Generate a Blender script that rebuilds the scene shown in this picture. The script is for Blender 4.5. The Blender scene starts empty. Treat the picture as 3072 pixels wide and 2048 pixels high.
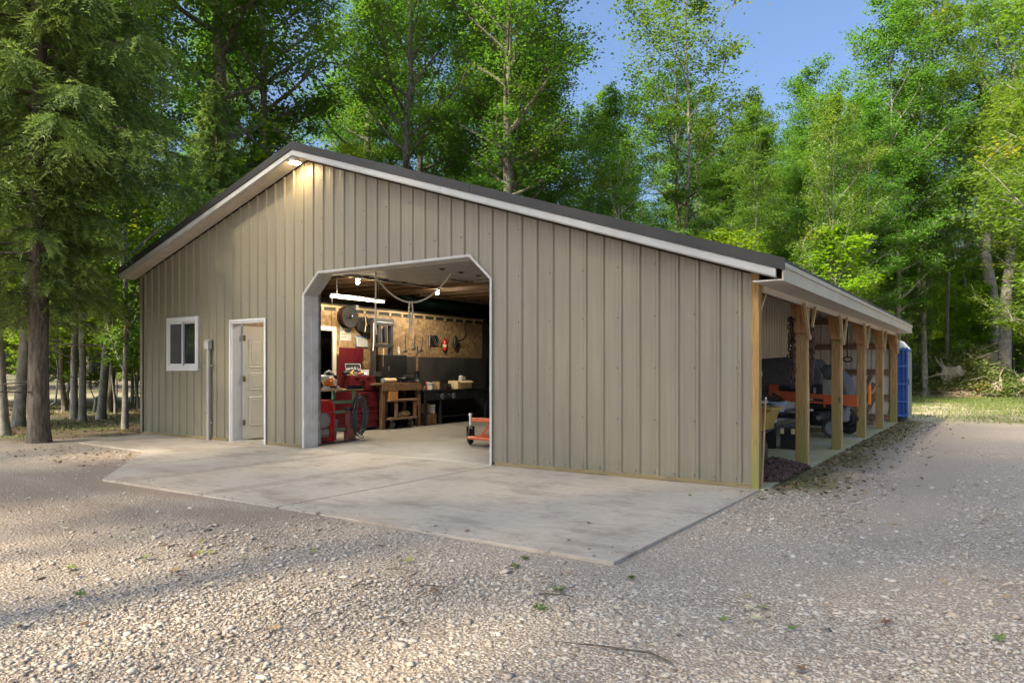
import bpy, math, random
import numpy as np
from mathutils import Vector, Matrix
random.seed(7)
R = math.radians
sc = bpy.context.scene
COL = sc.collection

# ------------------------------------------------------------------ camera
cam_d = bpy.data.cameras.new('camera')
cam = bpy.data.objects.new('camera', cam_d)
COL.objects.link(cam)
cam.location = (2.259, -7.991, 1.285)
cam.rotation_euler = (R(90), 0, R(34.076))
cam_d.sensor_width = 36.0
cam_d.lens = 25.45
cam_d.shift_y = 0.0280
cam_d.clip_start = 0.05
cam_d.clip_end = 600
sc.camera = cam

# ------------------------------------------------------------------ sky, sun, exposure
SUN_EL, SUN_AZ = R(42), R(193)          # azimuth clockwise from +Y: the sun stands to the front left of the barn
world = bpy.data.worlds.new('World')
sc.world = world
world.use_nodes = True
wn = world.node_tree.nodes
wl = world.node_tree.links
bg = wn['Background']
sky = wn.new('ShaderNodeTexSky')
sky.sky_type = 'NISHITA'
sky.sun_disc = False
sky.sun_elevation = SUN_EL
sky.sun_rotation = SUN_AZ
sky.air_density = 0.8
sky.altitude = 0
sky.dust_density = 7.5
sky.ozone_density = 10.0
wl.new(sky.outputs[0], bg.inputs[0])
bg.inputs[1].default_value = 0.15
sd = bpy.data.lights.new('sun', 'SUN')
sd.energy = 3.5
sd.angle = R(3.2)
sd.color = (1.0, 0.91, 0.78)
sun = bpy.data.objects.new('sun', sd)
COL.objects.link(sun)
sun_dir = Vector((math.sin(SUN_AZ) * math.cos(SUN_EL), math.cos(SUN_AZ) * math.cos(SUN_EL), math.sin(SUN_EL)))
sun.rotation_euler = sun_dir.to_track_quat('Z', 'Y').to_euler()
sun.location = (-20, -20, 30)
vs = sc.view_settings
vs.view_transform = 'Standard'
vs.look = 'None'
vs.exposure = 1.47
vs.gamma = 1.0
vs.use_curve_mapping = False
vs.use_white_balance = True
vs.white_balance_temperature = 7750
vs.white_balance_tint = 6
sc.cycles.use_denoising = True
sc.cycles.max_bounces = 10
sc.cycles.diffuse_bounces = 5
sc.cycles.glossy_bounces = 3
sc.cycles.transmission_bounces = 5
sc.cycles.transparent_max_bounces = 6
sc.cycles.sample_clamp_indirect = 6.0
sc.cycles.caustics_reflective = False
sc.cycles.caustics_refractive = False

# ------------------------------------------------------------------ materials
def new_mat(name):
    m = bpy.data.materials.new(name)
    m.use_nodes = True
    nt = m.node_tree
    return m, nt.nodes, nt.links, nt.nodes['Principled BSDF']

def N(nodes, typ, **kw):
    n = nodes.new(typ)
    for k, v in kw.items():
        if k.startswith('i_'):
            key = k[2:]
            n.inputs[int(key) if key.isdigit() else key].default_value = v
        else:
            setattr(n, k, v)
    return n

def mixc(nodes, links, fac, a, b, blend='MIX'):
    n = nodes.new('ShaderNodeMix')
    n.data_type = 'RGBA'
    n.blend_type = blend
    for s, v in ((n.inputs[0], fac), (n.inputs[6], a), (n.inputs[7], b)):
        if isinstance(v, bpy.types.NodeSocket):
            links.new(v, s)
        elif isinstance(v, (int, float)):
            s.default_value = v
        else:
            s.default_value = (v[0], v[1], v[2], 1)
    return n.outputs[2]

def ramp(nodes, links, fac, p0, p1, smooth=True):
    n = nodes.new('ShaderNodeMapRange')
    n.interpolation_type = 'SMOOTHSTEP' if smooth else 'LINEAR'
    links.new(fac, n.inputs[0])
    n.inputs[1].default_value = p0
    n.inputs[2].default_value = p1
    return n.outputs[0]

def coords(nodes, links, scl=(1, 1, 1), kind='Object'):
    tc = nodes.new('ShaderNodeTexCoord')
    mp = nodes.new('ShaderNodeMapping')
    mp.inputs['Scale'].default_value = scl
    links.new(tc.outputs[kind], mp.inputs['Vector'])
    return mp.outputs[0]

def noise(nodes, links, co, scale, detail=4, rough=.55):
    n = N(nodes, 'ShaderNodeTexNoise')
    n.inputs['Scale'].default_value = scale
    n.inputs['Detail'].default_value = detail
    n.inputs['Roughness'].default_value = rough
    links.new(co, n.inputs['Vector'])
    return n.outputs[0]

def add_bump(nodes, links, bsdf, height, strength, dist):
    b = nodes.new('ShaderNodeBump')
    b.inputs['Strength'].default_value = strength
    b.inputs['Distance'].default_value = dist
    links.new(height, b.inputs['Height'])
    links.new(b.outputs[0], bsdf.inputs['Normal'])

def pm(name, col, rough=.5, metal=0., var=.2, sc_=6., bump=.15, bs=60., bd=.004, scl=(1, 1, 1), dirt=None, dirt_amt=.5, dsc=3.):
    """plain painted / moulded surface with uneven tone, dirt and fine relief"""
    m, n, l, b = new_mat(name)
    co = coords(n, l, scl)
    f = noise(n, l, co, sc_, 5)
    c = mixc(n, l, ramp(n, l, f, .3, .7), [x * (1 - var) for x in col], [min(1, x * (1 + var)) for x in col])
    if dirt:
        d = noise(n, l, co, dsc, 6, .65)
        mm = N(n, 'ShaderNodeMath', operation='MULTIPLY')
        l.new(ramp(n, l, d, .48, .72), mm.inputs[0]); mm.inputs[1].default_value = dirt_amt
        c = mixc(n, l, mm.outputs[0], c, dirt)
    l.new(c, b.inputs['Base Color'])
    b.inputs['Roughness'].default_value = rough
    b.inputs['Metallic'].default_value = metal
    if bump:
        add_bump(n, l, b, noise(n, l, co, bs, 3), bump, bd)
    return m

def emit(name, col, strength):
    m, n, l, b = new_mat(name)
    b.inputs['Base Color'].default_value = (*col, 1)
    b.inputs['Emission Color'].default_value = (*col, 1)
    b.inputs['Emission Strength'].default_value = strength
    return m

def wood(name, a, b_, grain=(1, 1, .08), knots=False, rough=.75, green=None):
    m, n, l, b = new_mat(name)
    co = coords(n, l, grain)
    f1 = noise(n, l, co, 9, 6, .6)
    f2 = noise(n, l, co, 60, 3)
    c = mixc(n, l, ramp(n, l, f1, .32, .68), a, b_)
    c = mixc(n, l, ramp(n, l, f2, .45, .75), c, [x * .6 for x in a])
    if knots:
        co2 = coords(n, l, (5, 5, 2.2))
        v = N(n, 'ShaderNodeTexVoronoi'); v.inputs['Scale'].default_value = 1.0
        l.new(co2, v.inputs['Vector'])
        c = mixc(n, l, ramp(n, l, v.outputs['Distance'], .17, .07), c, [x * .28 for x in a])
    if green:
        # algae staining that sits on the lowest decimetres of the treated posts
        sp = N(n, 'ShaderNodeSeparateXYZ'); l.new(coords(n, l), sp.inputs[0])
        g = N(n, 'ShaderNodeMath', operation='MULTIPLY')
        l.new(ramp(n, l, sp.outputs[2], 1.3, .0), g.inputs[0]); l.new(ramp(n, l, f1, .25, .6), g.inputs[1])
        c = mixc(n, l, g.outputs[0], c, green)
    l.new(c, b.inputs['Base Color'])
    b.inputs['Roughness'].default_value = rough
    add_bump(n, l, b, f2, .25, .003)
    return m

def bark(name, a, b_, scale=(14, 14, 2.2), lichen=None):
    m, n, l, b = new_mat(name)
    co = coords(n, l, scale)
    f = noise(n, l, co, 1.4, 6, .65)
    c = mixc(n, l, ramp(n, l, f, .35, .65), a, b_)
    if lichen:
        g = noise(n, l, coords(n, l, (3, 3, 1.2)), 1.6, 5, .7)
        c = mixc(n, l, ramp(n, l, g, .52, .7), c, lichen)
    l.new(c, b.inputs['Base Color'])
    b.inputs['Roughness'].default_value = .9
    add_bump(n, l, b, f, .8, .03)
    return m

def leafmat(name, dark, light, autumn=None, trans=.5, autumn_at=(.9, 1.0)):
    m = bpy.data.materials.new(name); m.use_nodes = True
    n, l = m.node_tree.nodes, m.node_tree.links
    n.remove(n['Principled BSDF'])
    out = n['Material Output']
    at = N(n, 'ShaderNodeAttribute', attribute_name='tint')
    oi = N(n, 'ShaderNodeObjectInfo')
    c = mixc(n, l, at.outputs['Fac'], dark, light)
    hs = N(n, 'ShaderNodeHueSaturation')
    mr = N(n, 'ShaderNodeMapRange'); l.new(oi.outputs['Random'], mr.inputs[0])
    mr.inputs[3].default_value = .485; mr.inputs[4].default_value = .515
    l.new(mr.outputs[0], hs.inputs['Hue'])
    mv = N(n, 'ShaderNodeMapRange'); l.new(oi.outputs['Random'], mv.inputs[0])
    mv.inputs[3].default_value = .85; mv.inputs[4].default_value = 1.12
    l.new(mv.outputs[0], hs.inputs['Value'])
    l.new(c, hs.inputs['Color'])
    c = hs.outputs[0]
    if autumn:
        cl = N(n, 'ShaderNodeAttribute', attribute_name='clump')
        c = mixc(n, l, ramp(n, l, cl.outputs['Fac'], *autumn_at), c, autumn)
    d = N(n, 'ShaderNodeBsdfDiffuse'); t = N(n, 'ShaderNodeBsdfTranslucent'); g = N(n, 'ShaderNodeBsdfGlossy')
    g.inputs['Roughness'].default_value = .45
    g.inputs['Color'].default_value = (.8, .85, .8, 1)
    l.new(c, d.inputs['Color'])
    tc = N(n, 'ShaderNodeHueSaturation'); tc.inputs['Value'].default_value = 1.5; tc.inputs['Saturation'].default_value = 1.1
    tc.inputs['Hue'].default_value = .485
    l.new(c, tc.inputs['Color']); l.new(tc.outputs[0], t.inputs['Color'])
    m1 = N(n, 'ShaderNodeMixShader'); m1.inputs[0].default_value = trans
    l.new(d.outputs[0], m1.inputs[1]); l.new(t.outputs[0], m1.inputs[2])
    m2 = N(n, 'ShaderNodeMixShader'); m2.inputs[0].default_value = .06
    l.new(m1.outputs[0], m2.inputs[1]); l.new(g.outputs[0], m2.inputs[2])
    l.new(m2.outputs[0], out.inputs['Surface'])
    return m

def tintmat(name, stops, rough=.85, bump=0):
    """colour picked per piece from the 'tint' attribute"""
    m, n, l, b = new_mat(name)
    at = N(n, 'ShaderNodeAttribute', attribute_name='tint')
    cr = n.new('ShaderNodeValToRGB')
    l.new(at.outputs['Fac'], cr.inputs[0])
    e = cr.color_ramp.elements
    while len(e) < len(stops):
        e.new(.5)
    for i, c in enumerate(stops):
        e[i].position = i / (len(stops) - 1)
        e[i].color = (*c, 1)
    l.new(cr.outputs[0], b.inputs['Base Color'])
    b.inputs['Roughness'].default_value = rough
    if bump:
        add_bump(n, l, b, noise(n, l, coords(n, l), bump, 3), .3, .004)
    return m

M = {}
def siding_mat(name, col, rough=.38, grime=(.16, .16, .11)):
    m, n, l, b = new_mat(name)
    co = coords(n, l)
    streak = noise(n, l, coords(n, l, (9, 9, .5)), 1.2, 5, .6)
    blot = noise(n, l, co, .7, 4)
    c = mixc(n, l, ramp(n, l, streak, .3, .75), [x * .92 for x in col], [x * 1.07 for x in col])
    sp = N(n, 'ShaderNodeSeparateXYZ'); l.new(co, sp.inputs[0])
    # green reflection of the forest painted into the wall's left end, strongest along streaks
    w = N(n, 'ShaderNodeMath', operation='MULTIPLY')
    l.new(ramp(n, l, sp.outputs[0], -4.5, -11.5), w.inputs[0]); l.new(ramp(n, l, streak, .25, .7), w.inputs[1])
    w2 = N(n, 'ShaderNodeMath', operation='MULTIPLY'); l.new(w.outputs[0], w2.inputs[0]); w2.inputs[1].default_value = .5
    c = mixc(n, l, w2.outputs[0], c, (col[0] * .86, col[1] * .98, col[2] * .72))
    # mud splash near the ground
    s = N(n, 'ShaderNodeMath', operation='MULTIPLY')
    l.new(ramp(n, l, sp.outputs[2], .42, .02), s.inputs[0]); l.new(ramp(n, l, noise(n, l, co, 5, 6, .7), .35, .65), s.inputs[1])
    s2 = N(n, 'ShaderNodeMath', operation='MULTIPLY'); l.new(s.outputs[0], s2.inputs[0]); s2.inputs[1].default_value = .75
    c = mixc(n, l, s2.outputs[0], c, grime)
    l.new(c, b.inputs['Base Color'])
    rr = N(n, 'ShaderNodeMapRange'); l.new(blot, rr.inputs[0]); rr.inputs[3].default_value = rough - .1; rr.inputs[4].default_value = rough + .14
    l.new(rr.outputs[0], b.inputs['Roughness'])
    add_bump(n, l, b, noise(n, l, coords(n, l, (3, 3, 1.5)), 1.1, 3), .22, .02)   # oil-canning of thin sheet
    return m
M['siding'] = siding_mat('taupe_siding', (.218, .190, .146))
M['liner'] = siding_mat('pale_liner', (.60, .54, .48))
M['white_trim'] = pm('white_trim', (.43, .43, .425), .4, var=.06, sc_=3, bump=.08, dirt=(.42, .40, .33), dirt_amt=.35, dsc=2.5)
M['reveal'] = pm('brightened_jamb_reveal', (.78, .77, .75), .45, var=.05, bump=.08, dirt=(.46, .42, .32), dirt_amt=.5, dsc=2.)  # jamb sides brightened in colour, since they face away from the light
M['vinyl'] = pm('white_vinyl', (.58, .585, .59), .35, var=.03, bump=.05)
M['cream_fascia'] = pm('cream_fascia', (.54, .49, .38), .45, var=.07, sc_=2, bump=.05, dirt=(.36, .36, .22), dirt_amt=.4, dsc=1.5)
M['soffit'] = pm('soffit_vinyl', (.56, .51, .46), .5, var=.06, bump=.05)
M['black_steel'] = pm('black_roof_steel', (.018, .018, .019), .55, var=.2, sc_=2, bump=.1, bs=6, dirt=(.04, .04, .034), dirt_amt=.3)
M['treated'] = wood('treated_post', (.32, .175, .062), (.44, .26, .10), (1, 1, .06), True, green=(.20, .20, .06))
M['treated_brace'] = wood('treated_brace', (.42, .20, .072), (.52, .27, .105), (1, 1, .06), True)
M['brace'] = wood('lit_brace', (.50, .36, .17), (.62, .47, .25), (1, 1, .1))  # light on the braces and post sides put into a paler wood
M['girt'] = wood('brown_girt', (.17, .095, .055), (.25, .145, .085), (.06, 1, 1))
M['joist'] = wood('joist_wood', (.12, .07, .04), (.21, .125, .07), (.06, 1, 1))
M['plate'] = wood('pale_plate', (.42, .29, .16), (.55, .40, .23), (1, .06, 1))
M['bench_wood'] = wood('bench_wood', (.14, .075, .04), (.24, .14, .075), (1, 1, .1))
M['cart_wood'] = wood('cart_wood', (.20, .12, .07), (.30, .19, .12), (1, .15, 1))
M['skirt'] = wood('skirt_board', (.20, .15, .075), (.30, .23, .12), (.08, 1, 1), green=None)
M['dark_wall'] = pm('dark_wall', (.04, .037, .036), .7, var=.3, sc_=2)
M['dim_wall'] = pm('dim_wall', (.09, .075, .06), .8, var=.3, sc_=2)

def osb():
    m, n, l, b = new_mat('osb')
    co = coords(n, l, (1, 9, 17))
    v = N(n, 'ShaderNodeTexVoronoi'); v.inputs['Scale'].default_value = 1.0; l.new(co, v.inputs['Vector'])
    co2 = coords(n, l, (1, 20, 8))
    v2 = N(n, 'ShaderNodeTexVoronoi'); v2.inputs['Scale'].default_value = 1.0; l.new(co2, v2.inputs['Vector'])
    s1 = N(n, 'ShaderNodeSeparateColor'); l.new(v.outputs['Color'], s1.inputs[0])
    s2 = N(n, 'ShaderNodeSeparateColor'); l.new(v2.outputs['Color'], s2.inputs[0])
    c = mixc(n, l, s1.outputs[0], (.20, .12, .058), (.40, .27, .145))
    c2 = mixc(n, l, s2.outputs[0], (.16, .095, .047), (.36, .24, .125))
    c = mixc(n, l, ramp(n, l, s1.outputs[1], .35, .55), c, c2)
    l.new(c, b.inputs['Base Color']); b.inputs['Roughness'].default_value = .7
    add_bump(n, l, b, s1.outputs[0], .3, .003)
    return m
M['osb'] = osb()

def concrete(name, base, stain, warm, green=None, gloss=.75, tyres=()):
    m, n, l, b = new_mat(name)
    co = coords(n, l)
    big = noise(n, l, coords(n, l, (.45, .9, 1)), 1.0, 6, .62)
    fine = noise(n, l, co, 9, 6, .7)
    pores = noise(n, l, co, 120, 2)
    c = mixc(n, l, ramp(n, l, fine, .3, .72), [x * .9 for x in base], [x * 1.08 for x in base])
    sw = noise(n, l, coords(n, l, (1.1, 1.7, 1)), 1.2, 8, .72)
    w = N(n, 'ShaderNodeMath', operation='MULTIPLY'); l.new(ramp(n, l, sw, .46, .68), w.inputs[0]); w.inputs[1].default_value = .75
    c = mixc(n, l, w.outputs[0], c, stain)
    w = N(n, 'ShaderNodeMath', operation='MULTIPLY'); l.new(ramp(n, l, big, .5, .75), w.inputs[0]); w.inputs[1].default_value = .6
    c = mixc(n, l, w.outputs[0], c, warm)
    if tyres:
        sx = N(n, 'ShaderNodeSeparateXYZ'); l.new(co, sx.inputs[0]); bend = noise(n, l, co, .35, 2)
        for xc in tyres:
            a1 = N(n, 'ShaderNodeMath', operation='MULTIPLY_ADD'); l.new(bend, a1.inputs[0]); a1.inputs[1].default_value = .8; l.new(sx.outputs[0], a1.inputs[2])
            a2 = N(n, 'ShaderNodeMath', operation='SUBTRACT'); l.new(a1.outputs[0], a2.inputs[0]); a2.inputs[1].default_value = xc + .4
            a3 = N(n, 'ShaderNodeMath', operation='ABSOLUTE'); l.new(a2.outputs[0], a3.inputs[0])
            a4 = N(n, 'ShaderNodeMath', operation='MULTIPLY'); l.new(ramp(n, l, a3.outputs[0], .15, .06), a4.inputs[0]); l.new(ramp(n, l, fine, .35, .75), a4.inputs[1])
            c = mixc(n, l, a4.outputs[0], c, [x * .9 for x in stain])
    sp1 = noise(n, l, co, 26, 3, .7)
    c = mixc(n, l, ramp(n, l, sp1, .69, .74), c, [x * .45 for x in stain])
    if green:
        g = noise(n, l, coords(n, l, (1.2, .5, 1)), 1.6, 5, .65)
        c = mixc(n, l, ramp(n, l, g, .32, .62), c, green)
    l.new(c, b.inputs['Base Color'])
    b.inputs['Roughness'].default_value = gloss
    mx = N(n, 'ShaderNodeMath', operation='ADD'); l.new(fine, mx.inputs[0]); l.new(pores, mx.inputs[1])
    add_bump(n, l, b, mx.outputs[0], .25, .006)
    return m
M['concrete'] = concrete('apron_concrete', (.44, .38, .315), (.235, .185, .145), (.39, .30, .215), tyres=(-6.15, -4.65))
M['floor'] = concrete('shop_floor', (.34, .32, .29), (.16, .15, .135), (.27, .23, .18), gloss=.42)
M['shed_floor'] = concrete('shed_floor', (.46, .43, .31), (.24, .22, .15), (.38, .34, .21), (.36, .35, .17))

# ------------------------------------------------------------------ mesh helpers
class MB:
    def __init__(s):
        s.v = []; s.f = []
    def add(s, vs_, fs):
        o = len(s.v); s.v += [tuple(p) for p in vs_]; s.f += [tuple(i + o for i in f) for f in fs]; return s
    def box(s, x0, x1, y0, y1, z0, z1):
        return s.add([(x0, y0, z0), (x1, y0, z0), (x1, y1, z0), (x0, y1, z0), (x0, y0, z1), (x1, y0, z1), (x1, y1, z1), (x0, y1, z1)],
                     [(0, 3, 2, 1), (4, 5, 6, 7), (0, 1, 5, 4), (1, 2, 6, 5), (2, 3, 7, 6), (3, 0, 4, 7)])
    def bar(s, p0, p1, w, h, up=(0, 0, 1)):
        p0, p1, up = Vector(p0), Vector(p1), Vector(up)
        d = (p1 - p0).normalized(); a = d.cross(up)
        if a.length < 1e-4: a = d.cross(Vector((0, 1, 0)))
        a.normalize(); b = a.cross(d).normalized()
        q = []
        for p in (p0, p1):
            for i, j in ((-1, -1), (1, -1), (1, 1), (-1, 1)):
                q.append(p + a * (w / 2 * i) + b * (h / 2 * j))
        return s.add(q, [(0, 1, 2, 3), (7, 6, 5, 4), (0, 4, 5, 1), (1, 5, 6, 2), (2, 6, 7, 3), (3, 7, 4, 0)])
    def tube(s, pts, r, n=8, cap=True, closed=False):
        pts = [Vector(p) for p in pts]; k = len(pts)
        rs = r if isinstance(r, (list, tuple)) else [r] * k
        o = len(s.v); prev = None
        for i, p in enumerate(pts):
            t = (pts[(i + 1) % k] - pts[i - 1]) if (closed or 0 < i < k - 1) else (pts[1] - pts[0] if i == 0 else pts[-1] - pts[-2])
            t = t.normalized() if t.length > 1e-9 else Vector((0, 0, 1))
            if prev is None:
                a = t.cross(Vector((0, 0, 1)) if abs(t.z) < .9 else Vector((1, 0, 0))).normalized()
            else:
                a = prev - t * prev.dot(t)
                a = a.normalized() if a.length > 1e-6 else t.orthogonal().normalized()
            prev = a; b = t.cross(a)
            for j in range(n):
                an = 2 * math.pi * j / n
                s.v.append(tuple(p + (a * math.cos(an) + b * math.sin(an)) * rs[i]))
        for i in range(k if closed else k - 1):
            for j in range(n):
                i2 = (i + 1) % k
                s.f.append((o + i * n + j, o + i * n + (j + 1) % n, o + i2 * n + (j + 1) % n, o + i2 * n + j))
        if cap and not closed:
            s.f.append(tuple(o + j for j in reversed(range(n)))); s.f.append(tuple(o + (k - 1) * n + j for j in range(n)))
        return s
    def cyl(s, p0, p1, r0, r1=None, n=14):
        return s.tube([p0, p1], [r0, r0 if r1 is None else r1], n)
    def lathe(s, prof, c, n=18, axis=(0, 0, 1)):
        ax = Vector(axis).normalized(); a = ax.orthogonal().normalized(); b = ax.cross(a); c = Vector(c); o = len(s.v); k = len(prof)
        for r, z in prof:
            for j in range(n):
                an = 2 * math.pi * j / n
                s.v.append(tuple(c + ax * z + (a * math.cos(an) + b * math.sin(an)) * r))
        for i in range(k - 1):
            for j in range(n):
                s.f.append((o + i * n + j, o + i * n + (j + 1) % n, o + (i + 1) * n + (j + 1) % n, o + (i + 1) * n + j))
        if prof[0][0] > 1e-5: s.f.append(tuple(o + j for j in reversed(range(n))))
        if prof[-1][0] > 1e-5: s.f.append(tuple(o + (k - 1) * n + j for j in range(n)))
        return s
    def prism(s, poly, axis, a0, a1):
        """polygon in the plane across axis, extruded from a0 to a1"""
        n = len(poly); q = []
        for a in (a0, a1):
            for u, w in poly:
                q.append({'x': (a, u, w), 'y': (u, a, w), 'z': (u, w, a)}[axis])
        return s.add(q, [tuple(range(n)), tuple(reversed(range(n, 2 * n)))] + [(i, i + n, (i + 1) % n + n, (i + 1) % n) for i in range(n)])
    def ball(s, c, r, n=12, m=8, jit=0, seed=0):
        rr = random.Random(seed); r = (r, r, r) if isinstance(r, (int, float)) else r
        o = len(s.v)
        for i in range(m + 1):
            th = math.pi * i / m
            for j in range(n):
                ph = 2 * math.pi * j / n; k = 1 + (rr.random() - .5) * jit
                s.v.append((c[0] + r[0] * k * math.sin(th) * math.cos(ph), c[1] + r[1] * k * math.sin(th) * math.sin(ph), c[2] + r[2] * k * math.cos(th)))
        for i in range(m):
            for j in range(n):
                s.f.append((o + i * n + j, o + (i + 1) * n + j, o + (i + 1) * n + (j + 1) % n, o + i * n + (j + 1) % n))
        return s
    def mesh(s, name, mat, smooth=False):
        me = bpy.data.meshes.new(name)
        me.from_pydata(s.v, [], s.f)
        import bmesh
        bm = bmesh.new(); bm.from_mesh(me); bmesh.ops.recalc_face_normals(bm, faces=bm.faces); bm.to_mesh(me); bm.free()
        if smooth:
            me.polygons.foreach_set('use_smooth', [True] * len(me.polygons))
            me.set_sharp_from_angle(angle=R(38))
        if mat is not None: me.materials.append(M[mat] if isinstance(mat, str) else mat)
        me.update()
        return me
    def build(s, name, mat, parent=None, smooth=False, bevel=0, loc=None):
        o = bpy.data.objects.new(name, s.mesh(name, mat, smooth)); COL.objects.link(o)
        if parent is not None: o.parent = parent
        if loc is not None: o.location = loc
        if bevel:
            b = o.modifiers.new('bevel', 'BEVEL'); b.width = bevel; b.segments = 2; b.limit_method = 'ANGLE'
        return o

def tag(o, label=None, cat=None, group=None, kind=None):
    if label: o['label'] = label
    if cat: o['category'] = cat
    if group: o['group'] = group
    if kind: o['kind'] = kind
    return o

def thing(name, label, cat, loc=(0, 0, 0), rz=0, group=None):
    o = bpy.data.objects.new(name, None); COL.objects.link(o)
    o.location = loc; o.rotation_euler = (0, 0, rz); o.empty_display_size = .2
    return tag(o, label, cat, group)

def link_mesh(name, me, parent=None, loc=(0, 0, 0), rot=(0, 0, 0), scale=(1, 1, 1)):
    o = bpy.data.objects.new(name, me); COL.objects.link(o)
    o.location = loc; o.rotation_euler = rot; o.scale = scale
    if parent is not None: o.parent = parent
    return o

def np_mesh(name, verts, faces, mat, attrs=None, smooth=False):
    """verts (n,3), faces (m,k) of one k; attrs: name -> per-face float array"""
    me = bpy.data.meshes.new(name)
    verts = np.ascontiguousarray(verts, dtype=np.float32); faces = np.ascontiguousarray(faces, dtype=np.int32)
    m, k = faces.shape
    me.vertices.add(len(verts)); me.vertices.foreach_set('co', verts.ravel())
    me.loops.add(m * k); me.loops.foreach_set('vertex_index', faces.ravel())
    me.polygons.add(m); me.polygons.foreach_set('loop_start', np.arange(0, m * k, k, dtype=np.int32))
    for a, arr in (attrs or {}).items():
        at = me.attributes.new(a, 'FLOAT', 'FACE'); at.data.foreach_set('value', np.ascontiguousarray(arr, dtype=np.float32))
    if smooth: me.polygons.foreach_set('use_smooth', np.ones(m, dtype=bool))
    me.update(calc_edges=True)
    me.materials.append(M[mat] if isinstance(mat, str) else mat)
    return me

def text_mb(txt, size, origin, u, w, arc=0., shear=0., thick=.0, align=.5, stretch=1.):
    """letters as flat faces: u = writing direction, w = up direction"""
    cu = bpy.data.curves.new('t', 'FONT'); cu.body = txt; cu.size = size; cu.resolution_u = 2
    ob = bpy.data.objects.new('t', cu); COL.objects.link(ob)
    dg = bpy.context.evaluated_depsgraph_get()
    me = bpy.data.meshes.new_from_object(ob.evaluated_get(dg))
    mb = MB(); xs = [v.co.x for v in me.vertices]
    wid = (max(xs) - min(xs)) * stretch; x0 = min(xs)
    u, w, o = Vector(u), Vector(w), Vector(origin)
    q = []
    for v in me.vertices:
        a = (v.co.x - x0) * stretch - wid * align; b = v.co.y + shear * v.co.x
        if arc: b += arc * (1 - (2 * a / wid) ** 2)
        q.append(o + u * a + w * b)
    mb.add(q, [tuple(p.vertices) for p in me.polygons])
    bpy.data.objects.remove(ob); bpy.data.curves.remove(cu); bpy.data.meshes.remove(me)
    return mb

def copy_tree(root, loc, rz=0., s=1., label=None, group=None, tilt=(0, 0)):
    r = root.copy(); COL.objects.link(r)
    r.location = loc; r.rotation_euler = (tilt[0], tilt[1], rz); r.scale = (s, s, s) if isinstance(s, (int, float)) else s
    if label: r['label'] = label
    if group: r['group'] = group
    for ch in list(root.children):
        c = ch.copy(); COL.objects.link(c); c.parent = r
        for g in list(ch.children):
            d = g.copy(); COL.objects.link(d); d.parent = c
    return r
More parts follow.
